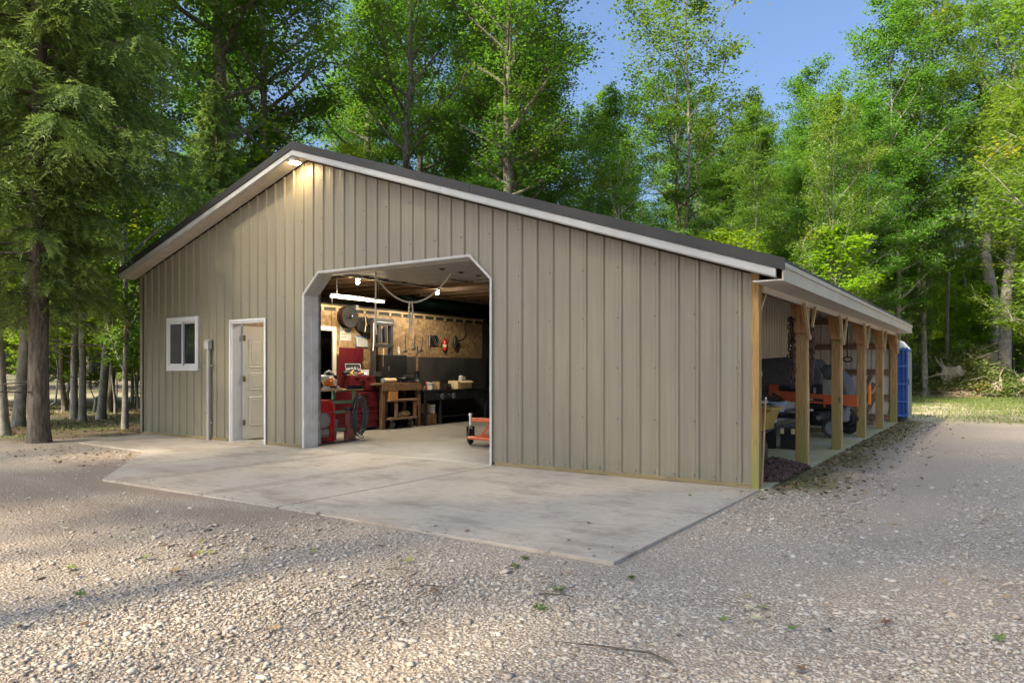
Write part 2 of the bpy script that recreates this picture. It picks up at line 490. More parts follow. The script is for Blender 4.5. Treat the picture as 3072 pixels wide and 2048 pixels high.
# ------------------------------------------------------------------ ground
def ground_mat():
    m, n, l, b = new_mat('ground')
    co = coords(n, l)
    sp = N(n, 'ShaderNodeSeparateXYZ'); 
    wob = N(n, 'ShaderNodeTexNoise'); wob.inputs['Scale'].default_value = .55; wob.inputs['Detail'].default_value = 5; l.new(co, wob.inputs['Vector'])
    off = N(n, 'ShaderNodeVectorMath', operation='MULTIPLY_ADD')
    l.new(wob.outputs['Color'], off.inputs[0]); off.inputs[1].default_value = (1.6, 1.6, 0); 
    sub = N(n, 'ShaderNodeVectorMath', operation='ADD'); l.new(co, sub.inputs[0]); sub.inputs[1].default_value = (-.8, -.8, 0)
    l.new(sub.outputs[0], off.inputs[2]); l.new(off.outputs[0], sp.inputs[0])
    X, Y = sp.outputs[0], sp.outputs[1]
    def mul(a, c_):
        k = N(n, 'ShaderNodeMath', operation='MULTIPLY')
        for i, v in enumerate((a, c_)):
            if isinstance(v, (int, float)): k.inputs[i].default_value = v
            else: l.new(v, k.inputs[i])
        return k.outputs[0]
    def mx(a, c_):
        k = N(n, 'ShaderNodeMath', operation='MAXIMUM'); l.new(a, k.inputs[0]); l.new(c_, k.inputs[1]); return k.outputs[0]
    # crushed stone: two sizes of chips, each its own tone
    def chips(scale):
        v = N(n, 'ShaderNodeTexVoronoi'); v.inputs['Scale'].default_value = scale; l.new(co, v.inputs['Vector'])
        s_ = N(n, 'ShaderNodeSeparateColor'); l.new(v.outputs['Color'], s_.inputs[0])
        cr = n.new('ShaderNodeValToRGB'); l.new(s_.outputs[0], cr.inputs[0])
        e = cr.color_ramp.elements
        for _ in range(4): e.new(.5)
        for i, (p, c_) in enumerate(((0, (.25, .19, .14)), (.2, (.40, .32, .25)), (.45, (.50, .415, .33)), (.65, (.47, .42, .37)), (.85, (.58, .51, .43)), (1, (.68, .62, .54)))):
            e[i].position = p; e[i].color = (*c_, 1)
        return v, cr.outputs[0]
    v1, c1 = chips(55); v2, c2 = chips(120)
    pick = noise(n, l, co, 3, 3)
    stone = mixc(n, l, ramp(n, l, pick, .42, .58), c1, c2)
    gapd = mixc(n, l, ramp(n, l, v1.outputs['Distance'], .35, .62), stone, (.32, .25, .19))
    dirtn = noise(n, l, coords(n, l, (.35, .8, 1)), 1.1, 6, .62)
    fines = mixc(n, l, noise(n, l, co, 40, 3), (.32, .255, .20), (.44, .365, .30))
    gravel = mixc(n, l, mul(ramp(n, l, dirtn, .5, .68), .8), gapd, fines)
    red = noise(n, l, coords(n, l, (.5, 1.1, 1)), .9, 5, .6)
    gravel = mixc(n, l, mul(ramp(n, l, red, .58, .74), .55), gravel, (.28, .18, .12))
    # packed dirt before the left half of the apron, wheel tracks of fines along the drive
    wear = mul(mul(ramp(n, l, X, -10.5, -7.5), ramp(n, l, X, -1.5, -4.0)), mul(ramp(n, l, Y, -6.4, -4.6), ramp(n, l, dirtn, .3, .6)))
    gravel = mixc(n, l, mul(wear, .9), gravel, (.27, .205, .155))
    for xc in (1.55, 3.05):
        d_ = N(n, 'ShaderNodeMath', operation='SUBTRACT'); l.new(X, d_.inputs[0]); d_.inputs[1].default_value = xc
        a_ = N(n, 'ShaderNodeMath', operation='ABSOLUTE'); l.new(d_.outputs[0], a_.inputs[0])
        gravel = mixc(n, l, mul(mul(ramp(n, l, a_.outputs[0], .42, .12), ramp(n, l, Y, -3.0, -.5)), .6), gravel, fines)
    # forest floor: brown litter with moss and low green
    lit = noise(n, l, co, 14, 5, .7)
    floor = mixc(n, l, ramp(n, l, lit, .35, .65), (.085, .055, .035), (.21, .15, .10))
    gr = noise(n, l, co, .5, 5, .6)
    floor = mixc(n, l, mul(ramp(n, l, gr, .45, .62), .8), floor, mixc(n, l, lit, (.05, .085, .02), (.10, .15, .035)))
    fm = mul(ramp(n, l, Y, -2.5, -1.5), ramp(n, l, X, -11.9, -12.9))
    fm = mx(fm, mul(ramp(n, l, Y, 12.8, 14.5), ramp(n, l, X, .2, -.9)))
    fm = mx(fm, ramp(n, l, Y, 32.5, 34.5))
    fm = mx(fm, mul(ramp(n, l, X, -17, -21), ramp(n, l, Y, -6, -3)))
    # lawn
    ln = noise(n, l, co, .45, 4)
    lawn = mixc(n, l, ramp(n, l, noise(n, l, co, 22, 4, .7), .3, .7), (.12, .125, .045), (.22, .205, .09))
    lawn = mixc(n, l, ramp(n, l, Y, 24, 29), mixc(n, l, ramp(n, l, ln, .36, .54), lawn, (.40, .34, .25)), lawn)
    lm = mul(ramp(n, l, Y, 11.5, 14), ramp(n, l, X, -.9, -.1))
    # moss and leaf mould along the open side of the shed
    ms = mixc(n, l, ramp(n, l, lit, .4, .6), (.13, .095, .06), (.20, .20, .055))
    mm = mul(mul(ramp(n, l, X, .95, .3), ramp(n, l, X, -.6, .0)), mul(ramp(n, l, Y, -.7, .6), ramp(n, l, dirtn, .2, .55)))
    c = mixc(n, l, mm, gravel, ms)
    c = mixc(n, l, lm, c, lawn)
    c = mixc(n, l, fm, c, floor)
    # sunlit clearing beyond the left trunks, its brightness painted as a paler strip
    tr = mul(ramp(n, l, X, -33.5, -34.5), ramp(n, l, X, -40, -38.5))
    c = mixc(n, l, tr, c, (.22, .20, .12))
    l.new(c, b.inputs['Base Color']); b.inputs['Roughness'].default_value = .9
    h = N(n, 'ShaderNodeMath', operation='SUBTRACT'); h.inputs[0].default_value = 1.0; l.new(v1.outputs['Distance'], h.inputs[1])
    h2 = N(n, 'ShaderNodeMath', operation='ADD'); l.new(h.outputs[0], h2.inputs[0]); l.new(lit, h2.inputs[1])
    add_bump(n, l, b, h2.outputs[0], .7, .02)
    return m
M['ground'] = ground_mat()
g = 61; span = np.concatenate([np.linspace(-260, -60, 8)[:-1], np.linspace(-60, 60, 61), np.linspace(60, 260, 8)[1:]])
gx, gy = np.meshgrid(span, span, indexing='ij')
gz = -.022 + .012 * np.sin(gx * .7 + 1) * np.cos(gy * .9)
near = np.clip((np.hypot(gx + 6, gy - 6) - 22) / 30, 0, 1)
gz = gz + near * (.10 * np.sin(gx * .21) + .12 * np.cos(gy * .17 + gx * .05))
ng = len(span); idx = np.arange(ng * ng).reshape(ng, ng)
gf = np.stack([idx[:-1, :-1], idx[1:, :-1], idx[1:, 1:], idx[:-1, 1:]], -1).reshape(-1, 4)
gme = np_mesh('ground', np.stack([gx, gy, gz], -1).reshape(-1, 3), gf, 'ground', smooth=True)
tag(link_mesh('ground', gme), 'gravel yard turning into lawn and leafy forest floor', 'ground', kind='structure')
def gz_at(x, y):
    z = -.022 + .012 * math.sin(x * .7 + 1) * math.cos(y * .9)
    k = min(1, max(0, (math.hypot(x + 6, y - 6) - 22) / 30))
    return z + k * (.10 * math.sin(x * .21) + .12 * math.cos(y * .17 + x * .05))

def slab(name, polys, mat, z1, z0, label):
    root = thing(name, label, 'pavement'); root['kind'] = 'structure'
    for p in polys:
        MB().prism(p, 'z', z0, z1).build('slab', mat, root, bevel=.008)
    return root
# pour joints split the apron into bays
slab('concrete_apron', [
    [(.1, -3.58), (.1, -.012), (-3.388, -.012), (-3.388, -3.585)],
    [(-3.406, -3.585), (-3.406, -.012), (-7.388, -.012), (-7.388, -2.99), (-6.54, -3.62)],
    [(-7.406, -2.976), (-7.406, -.012), (-9.0, -.012), (-9.0, -1.74)],
    [(-9.01, -1.73), (-9.01, -.012), (-12.2, -.012), (-11.4, -1.62)]],
    'concrete', 0., -.14, 'pale stained concrete apron before the wide barn door')
slab('shop_floor', [[(-2.35, .0), (-2.35, 12.1), (-12.1, 12.1), (-12.1, .0)]], 'floor', .004, -.14, 'smooth grey concrete floor inside the barn workshop')
slab('shed_floor', [[(.14, .0), (.14, 12.25), (-2.34, 12.25), (-2.34, .0)]], 'shed_floor', .0, -.14, 'mossy concrete slab under the open lean-to bay')

# ------------------------------------------------------------------ the barn
barn = thing('pole_barn', 'taupe ribbed steel barn with black roof and wide open overhead door', 'barn')
XR = -7.2
def wt(x):
    return 2.33 - .3315 * x if x >= XR else 4.7168 - .304 * (XR - x)
GX0, GX1, GK, GT, GC = -7.28, -3.48, 2.52, 2.86, .36
def gtop(x):
    return min(GT, GK + (GT - GK) / GC * (x - GX0), GK + (GT - GK) / GC * (GX1 - x))
DX0, DX1, DZ = -9.24, -8.29, 2.15
WX0, WX1, WZ0, WZ1 = -11.27, -10.27, 1.31, 2.27
BR = [GX0, GX0 + GC, GX1 - GC, GX1, DX0, DX1, WX0, WX1, XR]
def solids(xa, xb):
    xm = (xa + xb) / 2
    if GX0 < xm < GX1: return [((gtop(xa), wt(xa)), (gtop(xb), wt(xb)))]
    if DX0 < xm < DX1: return [((DZ, wt(xa)), (DZ, wt(xb)))]
    if WX0 < xm < WX1: return [((.045, WZ0), (.045, WZ0)), ((WZ1, wt(xa)), (WZ1, wt(xb)))]
    return [((.045, wt(xa)), (.045, wt(xb)))]
PITCH = 12.23 / 51
def profile(u0, u1, phase=0.):
    """(u, offset) of the ribbed sheet between u0 and u1"""
    pts = []
    k0 = math.floor((u0 - phase) / PITCH) - 1; k1 = math.ceil((u1 - phase) / PITCH) + 1
    for k in range(k0, k1 + 1):
        c = phase + k * PITCH
        for d, h in ((-.032, 0), (-.014, .021), (.014, .021), (.032, 0), (.068, 0), (.08, .0025), (.092, 0), (.148, 0), (.16, .0025), (.172, 0)):
            pts.append((c + d, h))
    out = [p for p in pts if u0 < p[0] < u1]
    def at(u):
        for (a, ha), (b_, hb) in zip(pts, pts[1:]):
            if a <= u <= b_: return ha + (hb - ha) * (u - a) / max(1e-9, b_ - a)
        return 0
    return [(u0, at(u0))] + out + [(u1, at(u1))], at
def sheet(u0, u1, sol, place, breaks=(), phase=0.):
    pr, at = profile(u0, u1, phase)
    us = sorted(set([round(p[0], 5) for p in pr] + [b_ for b_ in breaks if u0 < b_ < u1]))
    mb = MB()
    for a, b_ in zip(us, us[1:]):
        if b_ - a < 1e-4: continue
        for (za0, za1), (zb0, zb1) in sol(a, b_):
            if max(za1 - za0, zb1 - zb0) < .005: continue
            mb.add([place(a, at(a), za0), place(b_, at(b_), zb0), place(b_, at(b_), zb1), place(a, at(a), za1)], [(0, 1, 2, 3)])
    return mb
W = 12.23
screw = MB()
nsheet = 13
for i in range(nsheet):
    u0 = -W + i * 4 * PITCH; u1 = min(0, u0 + 4 * PITCH)
    lap = .0015 * (i % 2)
    sh = sheet(u0, u1, solids, lambda u, h, z: (u, -h - lap, z), BR, -W + .12)
    p = sh.build('siding_panel', 'siding', barn)
    s = MB()
    for k in range(4):
        x = u0 + (k + .25) * PITCH + .02
        if x > -.02: continue
        z = .09
        while z < wt(x) - .06:
            ok = not ((GX0 - .03 < x < GX1 + .03 and z < gtop(min(max(x, GX0), GX1)) + .06) or (DX0 - .07 < x < DX1 + .07 and z < DZ + .08) or (WX0 - .05 < x < WX1 + .05 and WZ0 - .05 < z < WZ1 + .05))
            if ok and (k % 2 == 0 or z < .2): s.lathe([(.009, 0), (.009, .004), (.005, .009)], (x, -.003 - lap, z), 6, (0, -1, 0))
            z += .61
    if s.v: tag(s.build('screws', pm('screw_zinc', (.10, .095, .08), .5, .4, bump=0) if i == 0 else M['screw'], p), kind='stuff')
    if i == 0: M['screw'] = bpy.data.materials['screw_zinc']
# framed wall behind the siding
core = MB(); xs = sorted(set(BR + [-W + .01, 0.0 - .005]))
for a, b_ in zip(xs, xs[1:]):
    for (za0, za1), (zb0, zb1) in solids(a, b_):
        core.prism([(a, za0 + .0), (b_, zb0 + .0), (b_, zb1 - .01), (a, za1 - .01)], 'y', .012, .24)
core.build('wall_frame', 'dim_wall', barn)
# corner trims and skirt boards
MB().box(-W - .03, -W + .06, -.035, -.0265, .03, wt(-W + .03) - .01).box(-W - .03, -W - .0215, -.0215, .1, .03, wt(-W) - .01).build('corner_trim', 'siding', barn)
for a, b_ in ((-W, DX0 - .05), (DX1 + .05, GX0 - .06), (GX1 + .06, -.0)):
    MB().box(a, b_, -.02, .01, .002, .05).build('skirt_board', 'skirt', barn, bevel=.003)
# left, rear walls
sheet(0, 12.2, lambda a, b_: [((.0, wt(-W)), (.0, wt(-W)))], lambda u, h, z: (-W - h, u, z)).build('siding_panel', 'siding', barn)
for i in range(13):
    u0 = -W + i * 4 * PITCH; u1 = min(0, u0 + 4 * PITCH)
    sheet(u0, u1, lambda a, b_: [((.0, wt(a)), (.0, wt(b_)))], lambda u, h, z: (u, 12.2 + h, z)).build('siding_panel', 'liner', barn)
MB().box(-W + .01, -W + .1, .25, 12.19, .004, wt(-W) - .05).build('wall_frame', 'dim_wall', barn)
# roof
def rt(x): return wt(x) + .215
OVY, EX0, EX1 = .30, -W - .27, .42
for i in range(13):
    y0 = -OVY - .02 + i * (12.2 + 2 * OVY + .04) / 13; y1 = y0 + (12.2 + 2 * OVY + .04) / 13
    for xa, xb, nm in ((EX0, XR, 'l'), (XR, EX1, 'r')):
        pr, at = profile(y0, y1)
        mb = MB()
        for (a, ha), (b_, hb) in zip(pr, pr[1:]):
            mb.add([(xa, a, rt(xa) + ha), (xb, a, rt(xb) + ha), (xb, b_, rt(xb) + hb), (xa, b_, rt(xa) + hb)], [(0, 1, 2, 3)])
            mb.add([(xa, a, rt(xa) - .02), (xb, a, rt(xb) - .02), (xb, b_, rt(xb) - .02), (xa, b_, rt(xa) - .02)], [(3, 2, 1, 0)])
            e = xb if nm == 'r' else xa
            mb.add([(e, a, rt(e) - .02), (e, b_, rt(e) - .02), (e, b_, rt(e) + hb), (e, a, rt(e) + ha)], [(0, 1, 2, 3)])
        mb.build('roof_panel', 'black_steel', barn)
cap = MB()
cap.prism([(XR - .2, rt(XR - .2) + .024), (XR, rt(XR) + .045), (XR + .2, rt(XR + .2) + .024), (XR, rt(XR) + .026)], 'y', -OVY - .03, 12.2 + OVY).build('ridge_cap', 'black_steel', barn)
def strip(x0, x1, d0, d1, y0, y1):
    return MB().prism([(x0, wt(x0) + d0), (x1, wt(x1) + d0), (x1, wt(x1) + d1), (x0, wt(x0) + d1)], 'y', y0, y1)
for xa, xb in ((EX0 - .01, -10.1), (-10.095, XR), (XR, -3.6), (-3.595, EX1 + .01)):
    strip(xa, xb, .115, .238, -OVY - .045, -OVY - .022).build('rake_trim', 'black_steel', barn)
for xa, xb in ((EX0, -9.6), (-9.597, XR), (XR, -4.1), (-4.096, EX1 - .08)):
    strip(xa, xb, .028, .112, -OVY - .03, -OVY).build('white_fascia', 'white_trim', barn)
    strip(xa, xb, .016, .0275, -OVY - .012, -OVY + .03).build('fascia_lip', 'white_trim', barn)
x = EX0 + .01
while x < EX1 - .3:                                   # vented soffit panels under the rake
    x2 = min(x + .30, EX1 - .1)
    if x < XR < x2: x2 = XR - .003
    mb = MB(); k = 3
    for j in range(k):
        a = x + (x2 - x) * j / k + .004; b_ = x + (x2 - x) * (j + 1) / k - .004
        mb.prism([(a, wt(a) + .02), (b_, wt(b_) + .02), (b_, wt(b_) + .028), (a, wt(a) + .028)], 'y', -OVY, -.022)
    mb.prism([(x, wt(x) + .029), (x2, wt(x2) + .029), (x2, wt(x2) + .034), (x, wt(x) + .034)], 'y', -OVY, -.022)
    mb.build('soffit_panel', 'soffit', barn)
    x = x2 + .004 if abs(x2 - XR) > .01 else XR + .003
# right eave
MB().box(.395, .412, -OVY, 12.5, 2.20, 2.335).build('eave_fascia', 'cream_fascia', barn)
MB().box(.395, .428, -OVY, 12.5, 2.3365, 2.385).build('eave_lip', 'cream_fascia', barn)
for yy in (3.4, 6.7, 9.8): MB().box(.4125, .4145, yy, yy + .012, 2.2, 2.335).build('fascia_seam', 'soffit', barn)
for j in range(7):
    MB().box(.104 + j * .0415, .104 + j * .0415 + .038, -OVY + .0, 12.5, 2.205, 2.213).build('soffit_strip', 'soffit', barn)
MB().box(.1, .395, -OVY, 12.5, 2.2135, 2.22).build('soffit_backing', 'soffit', barn)
MB().box(.1, .394, 12.5, 12.51, 2.2, 2.4).build('eave_end', 'cream_fascia', barn)
# shed: header beam, posts with braces
MB().box(.075, .1035, .1, 12.33, 2.135, 2.2045).build('beam_cover', 'soffit', barn)
MB().box(-.03, .0745, .09, 12.3, 2.15, 2.3).build('header_beam', 'girt', barn)
MB().box(.003, .088, -.02, .085, -.05, 2.34).build('corner_post', 'treated', barn, bevel=.004)
for k in range(5):
    y = 2.20 + k * 2.478
    p = MB().box(-.038, .098, y, y + .136, -.02, 2.149).build('post', 'treated', barn, bevel=.006)
    MB().prism([(-.036, 1.78), (.1, 1.78), (.02, 2.27), (-.116, 2.27)], 'y', y - .042, y - .002).build('knee_brace', 'treated_brace', p, bevel=.003)
    for s in (-1, 1):
        ya = y + .068
        MB().bar((.132, ya + s * .02, 1.70), (.132, ya + s * .34, 2.15), .036, .034, (1, 0, 0)).build('side_brace', 'brace', p)
    MB().box(.0985, .113, y + .086, y + .128, .0, 2.134).build('lit_edge_strip', 'brace', p)  # the post's lit yard side, built as a paler strip
MB().bar((.05, .1, 1.9), (.05, .36, 2.15), .036, .036, (1, 0, 0)).build('side_brace', 'brace', barn)
# shed inner walls: ribbed sheets against the workshop, girts on the end wall
for i in range(13):
    y0 = .25 + i * .92; y1 = y0 + .92
    sheet(y0, y1, lambda a, b_: [((.02, wt(-2.3)), (.02, wt(-2.3)))], lambda u, h, z: (-2.3 + h, u, z)).build('liner_panel', 'liner', barn)
MB().box(-2.345, -2.305, .25, 12.15, .004, wt(-2.32) - .02).build('wall_frame', 'dim_wall', barn)
for z in (.12, .61, 1.24, 1.88, 2.54):
    MB().box(-2.27, -.04, 12.12, 12.16, z - .07, z + .07).build('girt', 'girt', barn)
MB().box(-.02, .11, 12.12, 12.19, .0, 2.3).build('corner_post', 'treated', barn)
for yy in np.arange(.5, 12.2, 1.22):
    MB().prism([(-2.28, wt(-2.28) - .02), (.36, wt(.36) - .0 + .02), (.36, wt(.36) + .16), (-2.28, wt(-2.28) + .12)], 'y', yy, yy + .04).build('rafter', 'girt', barn)
# garage opening: white edge trim and deep painted reveal
poly = [(GX0, .0), (GX0, GK), (GX0 + GC, GT), (GX1 - GC, GT), (GX1, GK), (GX1, .0)]
def offs(p, d):
    (a, za), (b_, zb), (c, zc), (d_, zd), (e, ze), (f, zf) = p
    k = d * .42
    return [(a - d, za), (b_ - d, zb + k), (c - k, zc + d), (d_ + k, zd + d), (e + d, ze + k), (f + d, zf)]
inn = poly; out_ = offs(poly, .026)
for (a, b_, c, d_) in zip(inn, inn[1:], out_[1:], out_):
    MB().prism([a, b_, c, d_], 'y', -.038, -.0295).build('door_trim', 'white_trim', barn)
rv = offs(poly, -.012)
for i, ((a, b_), (c, d_)) in enumerate(zip(zip(poly, poly[1:]), zip(rv[1:], rv))):
    mb = MB()
    for y0, y1, dd in ((-.0295, .12, 0), (.125, .262, .004)):
        p4 = [a, b_, c, d_]
        if dd:
            r2 = offs(poly, -.020); p4 = [a, b_, r2[i + 1], r2[i]]
        mb.prism(p4, 'y', y0, y1)
    mb.build('door_reveal', 'reveal' if i in (0, 4) else 'white_trim', barn)
# man door
MB().box(DX0 - .042, DX0 - .0, -.038, -.027, 0, DZ + .04).build('door_casing', 'vinyl', barn)
MB().box(DX1, DX1 + .036, -.038, -.027, 0, DZ + .04).build('door_casing', 'vinyl', barn)
MB().box(DX0, DX1, -.038, -.027, DZ, DZ + .04).build('door_casing', 'vinyl', barn)
MB().box(DX0, DX0 + .03, -.0215, .2, 0, DZ).box(DX1 - .03, DX1, -.0215, .2, 0, DZ).box(DX0 + .03, DX1 - .03, -.0215, .2, DZ - .03, DZ).build('door_jamb', 'vinyl', barn)
MB().box(DX0 + .03, DX1 - .03, -.03, .24, .005, .025).build('threshold', pm('threshold', (.45, .43, .38), .4, .6), barn)
M['door_cream'] = pm('door_paint', (.70, .66, .57), .45, var=.04, bump=.1, dirt=(.5, .45, .36), dirt_amt=.35)
door = MB(); dw, dh = .86, DZ - .06
door.box(0, dw, 0, .042, .03, dh)
dl = door.build('door', 'door_cream', barn, loc=(DX0 + .045, .19, 0), bevel=.003)
dl.rotation_euler = (0, 0, R(84))
for (x0, x1, z0, z1) in ((.12, .40, 1.33, 1.86), (.47, .75, 1.33, 1.86), (.12, .40, .27, .80), (.47, .75, .27, .80), (.12, .40, .92, 1.24), (.47, .75, .92, 1.24)):
    pmb = MB()
    def ring(o, y): return [(x0 + o, y, z0 + o), (x1 - o, y, z0 + o), (x1 - o, y, z1 - o), (x0 + o, y, z1 - o)]
    q = ring(0, -.0005) + ring(.012, -.009) + ring(.03, -.002) + ring(.05, -.007)
    fs = []
    for k in range(3):
        for j in range(4): fs.append((k * 4 + j, k * 4 + (j + 1) % 4, k * 4 + 4 + (j + 1) % 4, k * 4 + 4 + j))
    fs.append((12, 13, 14, 15))
    pmb.add(q, fs).build('door_panel', 'door_cream', dl)
M['brass'] = pm('dull_brass', (.30, .235, .12), .4, .8, bump=.1)
for z in (.28, 1.08, 1.82): MB().cyl((.0, -.008, z), (.0, -.008, z + .1), .010).box(.0, .05, -.004, -.0006, z, z + .1).build('hinge', 'brass', dl)
MB().lathe([(.012, 0), (.012, .03), (.028, .035), (.03, .055), (.018, .065)], (dw - .07, -.001, .98), 14, (0, -1, 0)).build('door_knob', 'brass', dl, smooth=True)
# window
win = MB()
for (x0, x1, z0, z1) in ((WX0, WX1, WZ1 - .06, WZ1), (WX0, WX1, WZ0, WZ0 + .06), (WX0, WX0 + .06, WZ0 + .06, WZ1 - .06), (WX1 - .06, WX1, WZ0 + .06, WZ1 - .06)):
    win.box(x0, x1, -.045, .06, z0, z1)
wf = win.build('window', 'vinyl', barn, bevel=.004)
for (x0, x1, z0, z1) in ((WX0 - .025, WX1 + .025, WZ1, WZ1 + .03), (WX0 - .03, WX1 + .03, WZ0 - .035, WZ0), (WX0 - .025, WX0, WZ0, WZ1), (WX1, WX1 + .025, WZ0, WZ1)):
    MB().box(x0, x1, -.04, .0, z0, z1).build('window_flange', 'vinyl', wf)
xm = (WX0 + WX1) / 2
for (x0, x1, yy) in ((WX0 + .06, xm + .02, -.02), (xm - .02, WX1 - .06, .012)):
    s = MB()
    for (a, b_, c, d_) in ((x0, x1, WZ1 - .095, WZ1 - .06), (x0, x1, WZ0 + .06, WZ0 + .10), (x0, x0 + .035, WZ0 + .10, WZ1 - .095), (x1 - .035, x1, WZ0 + .10, WZ1 - .095)):
        s.box(a, b_, yy - .012, yy + .012, c, d_)
    s.build('sash', 'vinyl', wf)
gm, n_, l_, b_ = new_mat('window_glass')
b_.inputs['Base Color'].default_value = (.02, .025, .025, 1); b_.inputs['Roughness'].default_value = .03; b_.inputs['Specular IOR Level'].default_value = .9
b_.inputs['Alpha'].default_value = .72
M['glass'] = gm
MB().box(WX0 + .095, xm - .015, -.02, -.016, WZ0 + .1, WZ1 - .095).build('pane', 'glass', wf)
MB().box(xm + .015, WX1 - .095, .012, .016, WZ0 + .1, WZ1 - .095).build('pane', 'glass', wf)
M['screen'] = pm('insect_screen', (.12, .12, .125), .7, var=.1)
sm = MB()
for k in range(40): sm.box(WX0 + .095 + k * .0105, WX0 + .095 + k * .0105 + .0045, -.0285, -.0275, WZ0 + .1, WZ1 - .095)
tag(sm.build('insect_screen', 'screen', wf), kind='stuff')
M['blind'] = pm('blind_slat', (.36, .38, .30), .6)
for k in range(24): MB().bar((xm + .02, .05, WZ0 + .1 + k * .031), (WX1 - .1, .05, WZ0 + .1 + k * .031), .022, .0015, (0, .45, 1)).build('blind_slat', 'blind', wf)
# conduit
M['pvc'] = pm('grey_pvc', (.36, .36, .35), .5, var=.08, dirt=(.24, .24, .2), dirt_amt=.4)
cd = thing('conduit', 'grey plastic conduit with square box between window and side door', 'conduit', (-9.873, -.06, 0))
MB().cyl((0, 0, -.005), (0, 0, 1.68), .032).build('pipe', 'pvc', cd, smooth=True)
MB().box(-.062, .062, -.05, .035, 1.672, 1.80).prism([(-.05, 1.80), (.035, 1.80), (.035, 1.862), (-.05, 1.83)], 'x', -.062, .062).build('meter_box', 'pvc', cd, bevel=.008)
for z in (.52, 1.1): MB().cyl((0, 0, z), (0, 0, z + .06), .038).build('coupling', 'pvc', cd, smooth=True)
MB().tube([(-.045, .0, 1.66), (-.045, .002, 1.15), (-.03, .01, 1.12)], .005, 6).build('ground_wire', 'screw', cd)
for z in (.3, 1.35): MB().box(-.07, .07, .02, .036, z, z + .03).build('strap', 'pvc', cd)
# soffit lamp at the peak
M['lamp_warm'] = emit('warm_lamp', (1.0, .80, .48), 40)
lp = thing('soffit_lamp', 'lit round warm soffit lamp under the gable peak', 'lamp', (-7.28, -.20, wt(XR) - .035))
MB().lathe([(.10, .05), (.105, .0), (.095, -.02)], (0, 0, 0), 24).build('housing', 'vinyl', lp, smooth=True)
MB().lathe([(.09, -.021), (.08, -.032), (.03, -.038), (.0, -.039)], (0, 0, 0), 24).build('lens', 'lamp_warm', lp, smooth=True)
ld = bpy.data.lights.new('soffit_lamp_light', 'SPOT'); ld.energy = 11; ld.color = (1, .76, .42); ld.shadow_soft_size = .06; ld.spot_size = R(165); ld.spot_blend = .5
lo = bpy.data.objects.new('lamp_light', ld); COL.objects.link(lo); lo.parent = lp; lo.location = (0, 0, -.06)

# ------------------------------------------------------------------ workshop interior structure
XP = -9.45
for i in range(5):
    y0 = 2.0 + i * 1.16
    zb = .004 if i < 2 else 1.0
    MB().box(-9.418, -9.40, y0 + .58 * (i == 0), y0 + 1.157, zb, 2.53).build('osb_panel', 'osb', barn)
MB().box(-9.418, -9.40, .26, 1.5, .004, 2.53).build('osb_panel', 'osb', barn)
MB().box(-9.418, -9.40, 1.503, 2.577, 2.19, 2.53).build('osb_panel', 'osb', barn)
MB().box(-9.52, -9.42, .26, 1.5, .004, 2.6).box(-9.52, -9.42, 2.58, 12.1, .004, 2.6).box(-9.52, -9.42, 1.5, 2.58, 2.19, 2.6).build('partition_frame', 'dark_wall', barn)
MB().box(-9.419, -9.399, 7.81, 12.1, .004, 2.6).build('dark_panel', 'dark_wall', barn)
MB().box(-9.52, -9.38, .26, 7.82, 2.601, 2.645).build('top_plate', 'plate', barn)
for y in np.arange(.6, 7.8, .40): MB().box(-9.419, -9.385, y, y + .055, 2.531, 2.60).build('blocking', 'plate', barn)
for (a, b_, c, d_) in ((1.47, 1.55, 0.004, 2.2), (2.50, 2.59, 0.004, 2.2), (1.551, 2.499, 2.11, 2.2)):
    MB().box(-9.41, -9.375, a, b_, c, d_).build('doorway_casing', 'door_cream', barn)
MB().box(-12.1, -9.52, .26, 12.1, 2.66, 2.70).build('loft_floor', 'dim_wall', barn)
MB().box(-9.345, -9.33, 4.3, 7.86, .8, 1.605).build('splash_sheet', 'dark_wall', barn)
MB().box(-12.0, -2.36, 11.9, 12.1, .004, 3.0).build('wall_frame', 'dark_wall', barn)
for y in np.arange(.75, 12, .61):
    MB().box(-12.1, -2.36, y, y + .04, 3.10, 3.27).build('joist', 'joist', barn)
for y in np.arange(3.4, 12, 1.2):
    MB().bar((-6.2, y + .02, 3.22), (-7.2, y + .02, wt(-7.2) - .1), .038, .09).bar((-8.4, y + .02, 3.22), (-7.2, y + .02, wt(-7.2) - .1), .038, .09).build('truss_web', 'joist', barn)
for x in np.arange(-11.8, -2.5, .6):
    MB().box(x, x + .09, .26, 12.1, wt(x + .05) - .06, wt(x + .05) + .02).build('purlin', 'joist', barn)
MB().box(-5.65, -5.5, 3.35, 3.39, 2.78, 3.2).build('hanger_board', 'plate', barn)
# overhead door, rolled up under the joists
M['door_white'] = pm('door_steel', (.34, .345, .35), .4, var=.06, bump=.1)
M['galv'] = pm('galvanised', (.38, .38, .39), .35, .8, var=.2)
M['dark_metal'] = pm('dark_metal', (.05, .05, .055), .45, .6, var=.3)
oh = tag(bpy.data.objects.new('overhead_door', None)); COL.objects.link(oh); oh.parent = barn
zc = 2.99
for k in range(5):
    y0 = .28 + k * .50
    MB().box(GX0 + .05, GX1 - .05, y0, y0 + .492, zc + .001, zc + .03).build('section_back', 'dark_metal', oh)
    mb = MB()
    for j in range(3):
        mb.box(GX0 + .06, GX1 - .06, y0 + .012 + j * .163, y0 + .127 + j * .163, zc - .03, zc)
    mb.build('door_section', 'door_white', oh)
for x in (GX0 + .03, GX1 - .03):
    MB().box(x - .02, x + .02, .27, 3.2, zc - .06, zc - .02).box(x - .02, x + .02, .265, .30, .05, zc - .06).build('track', 'galv', oh)
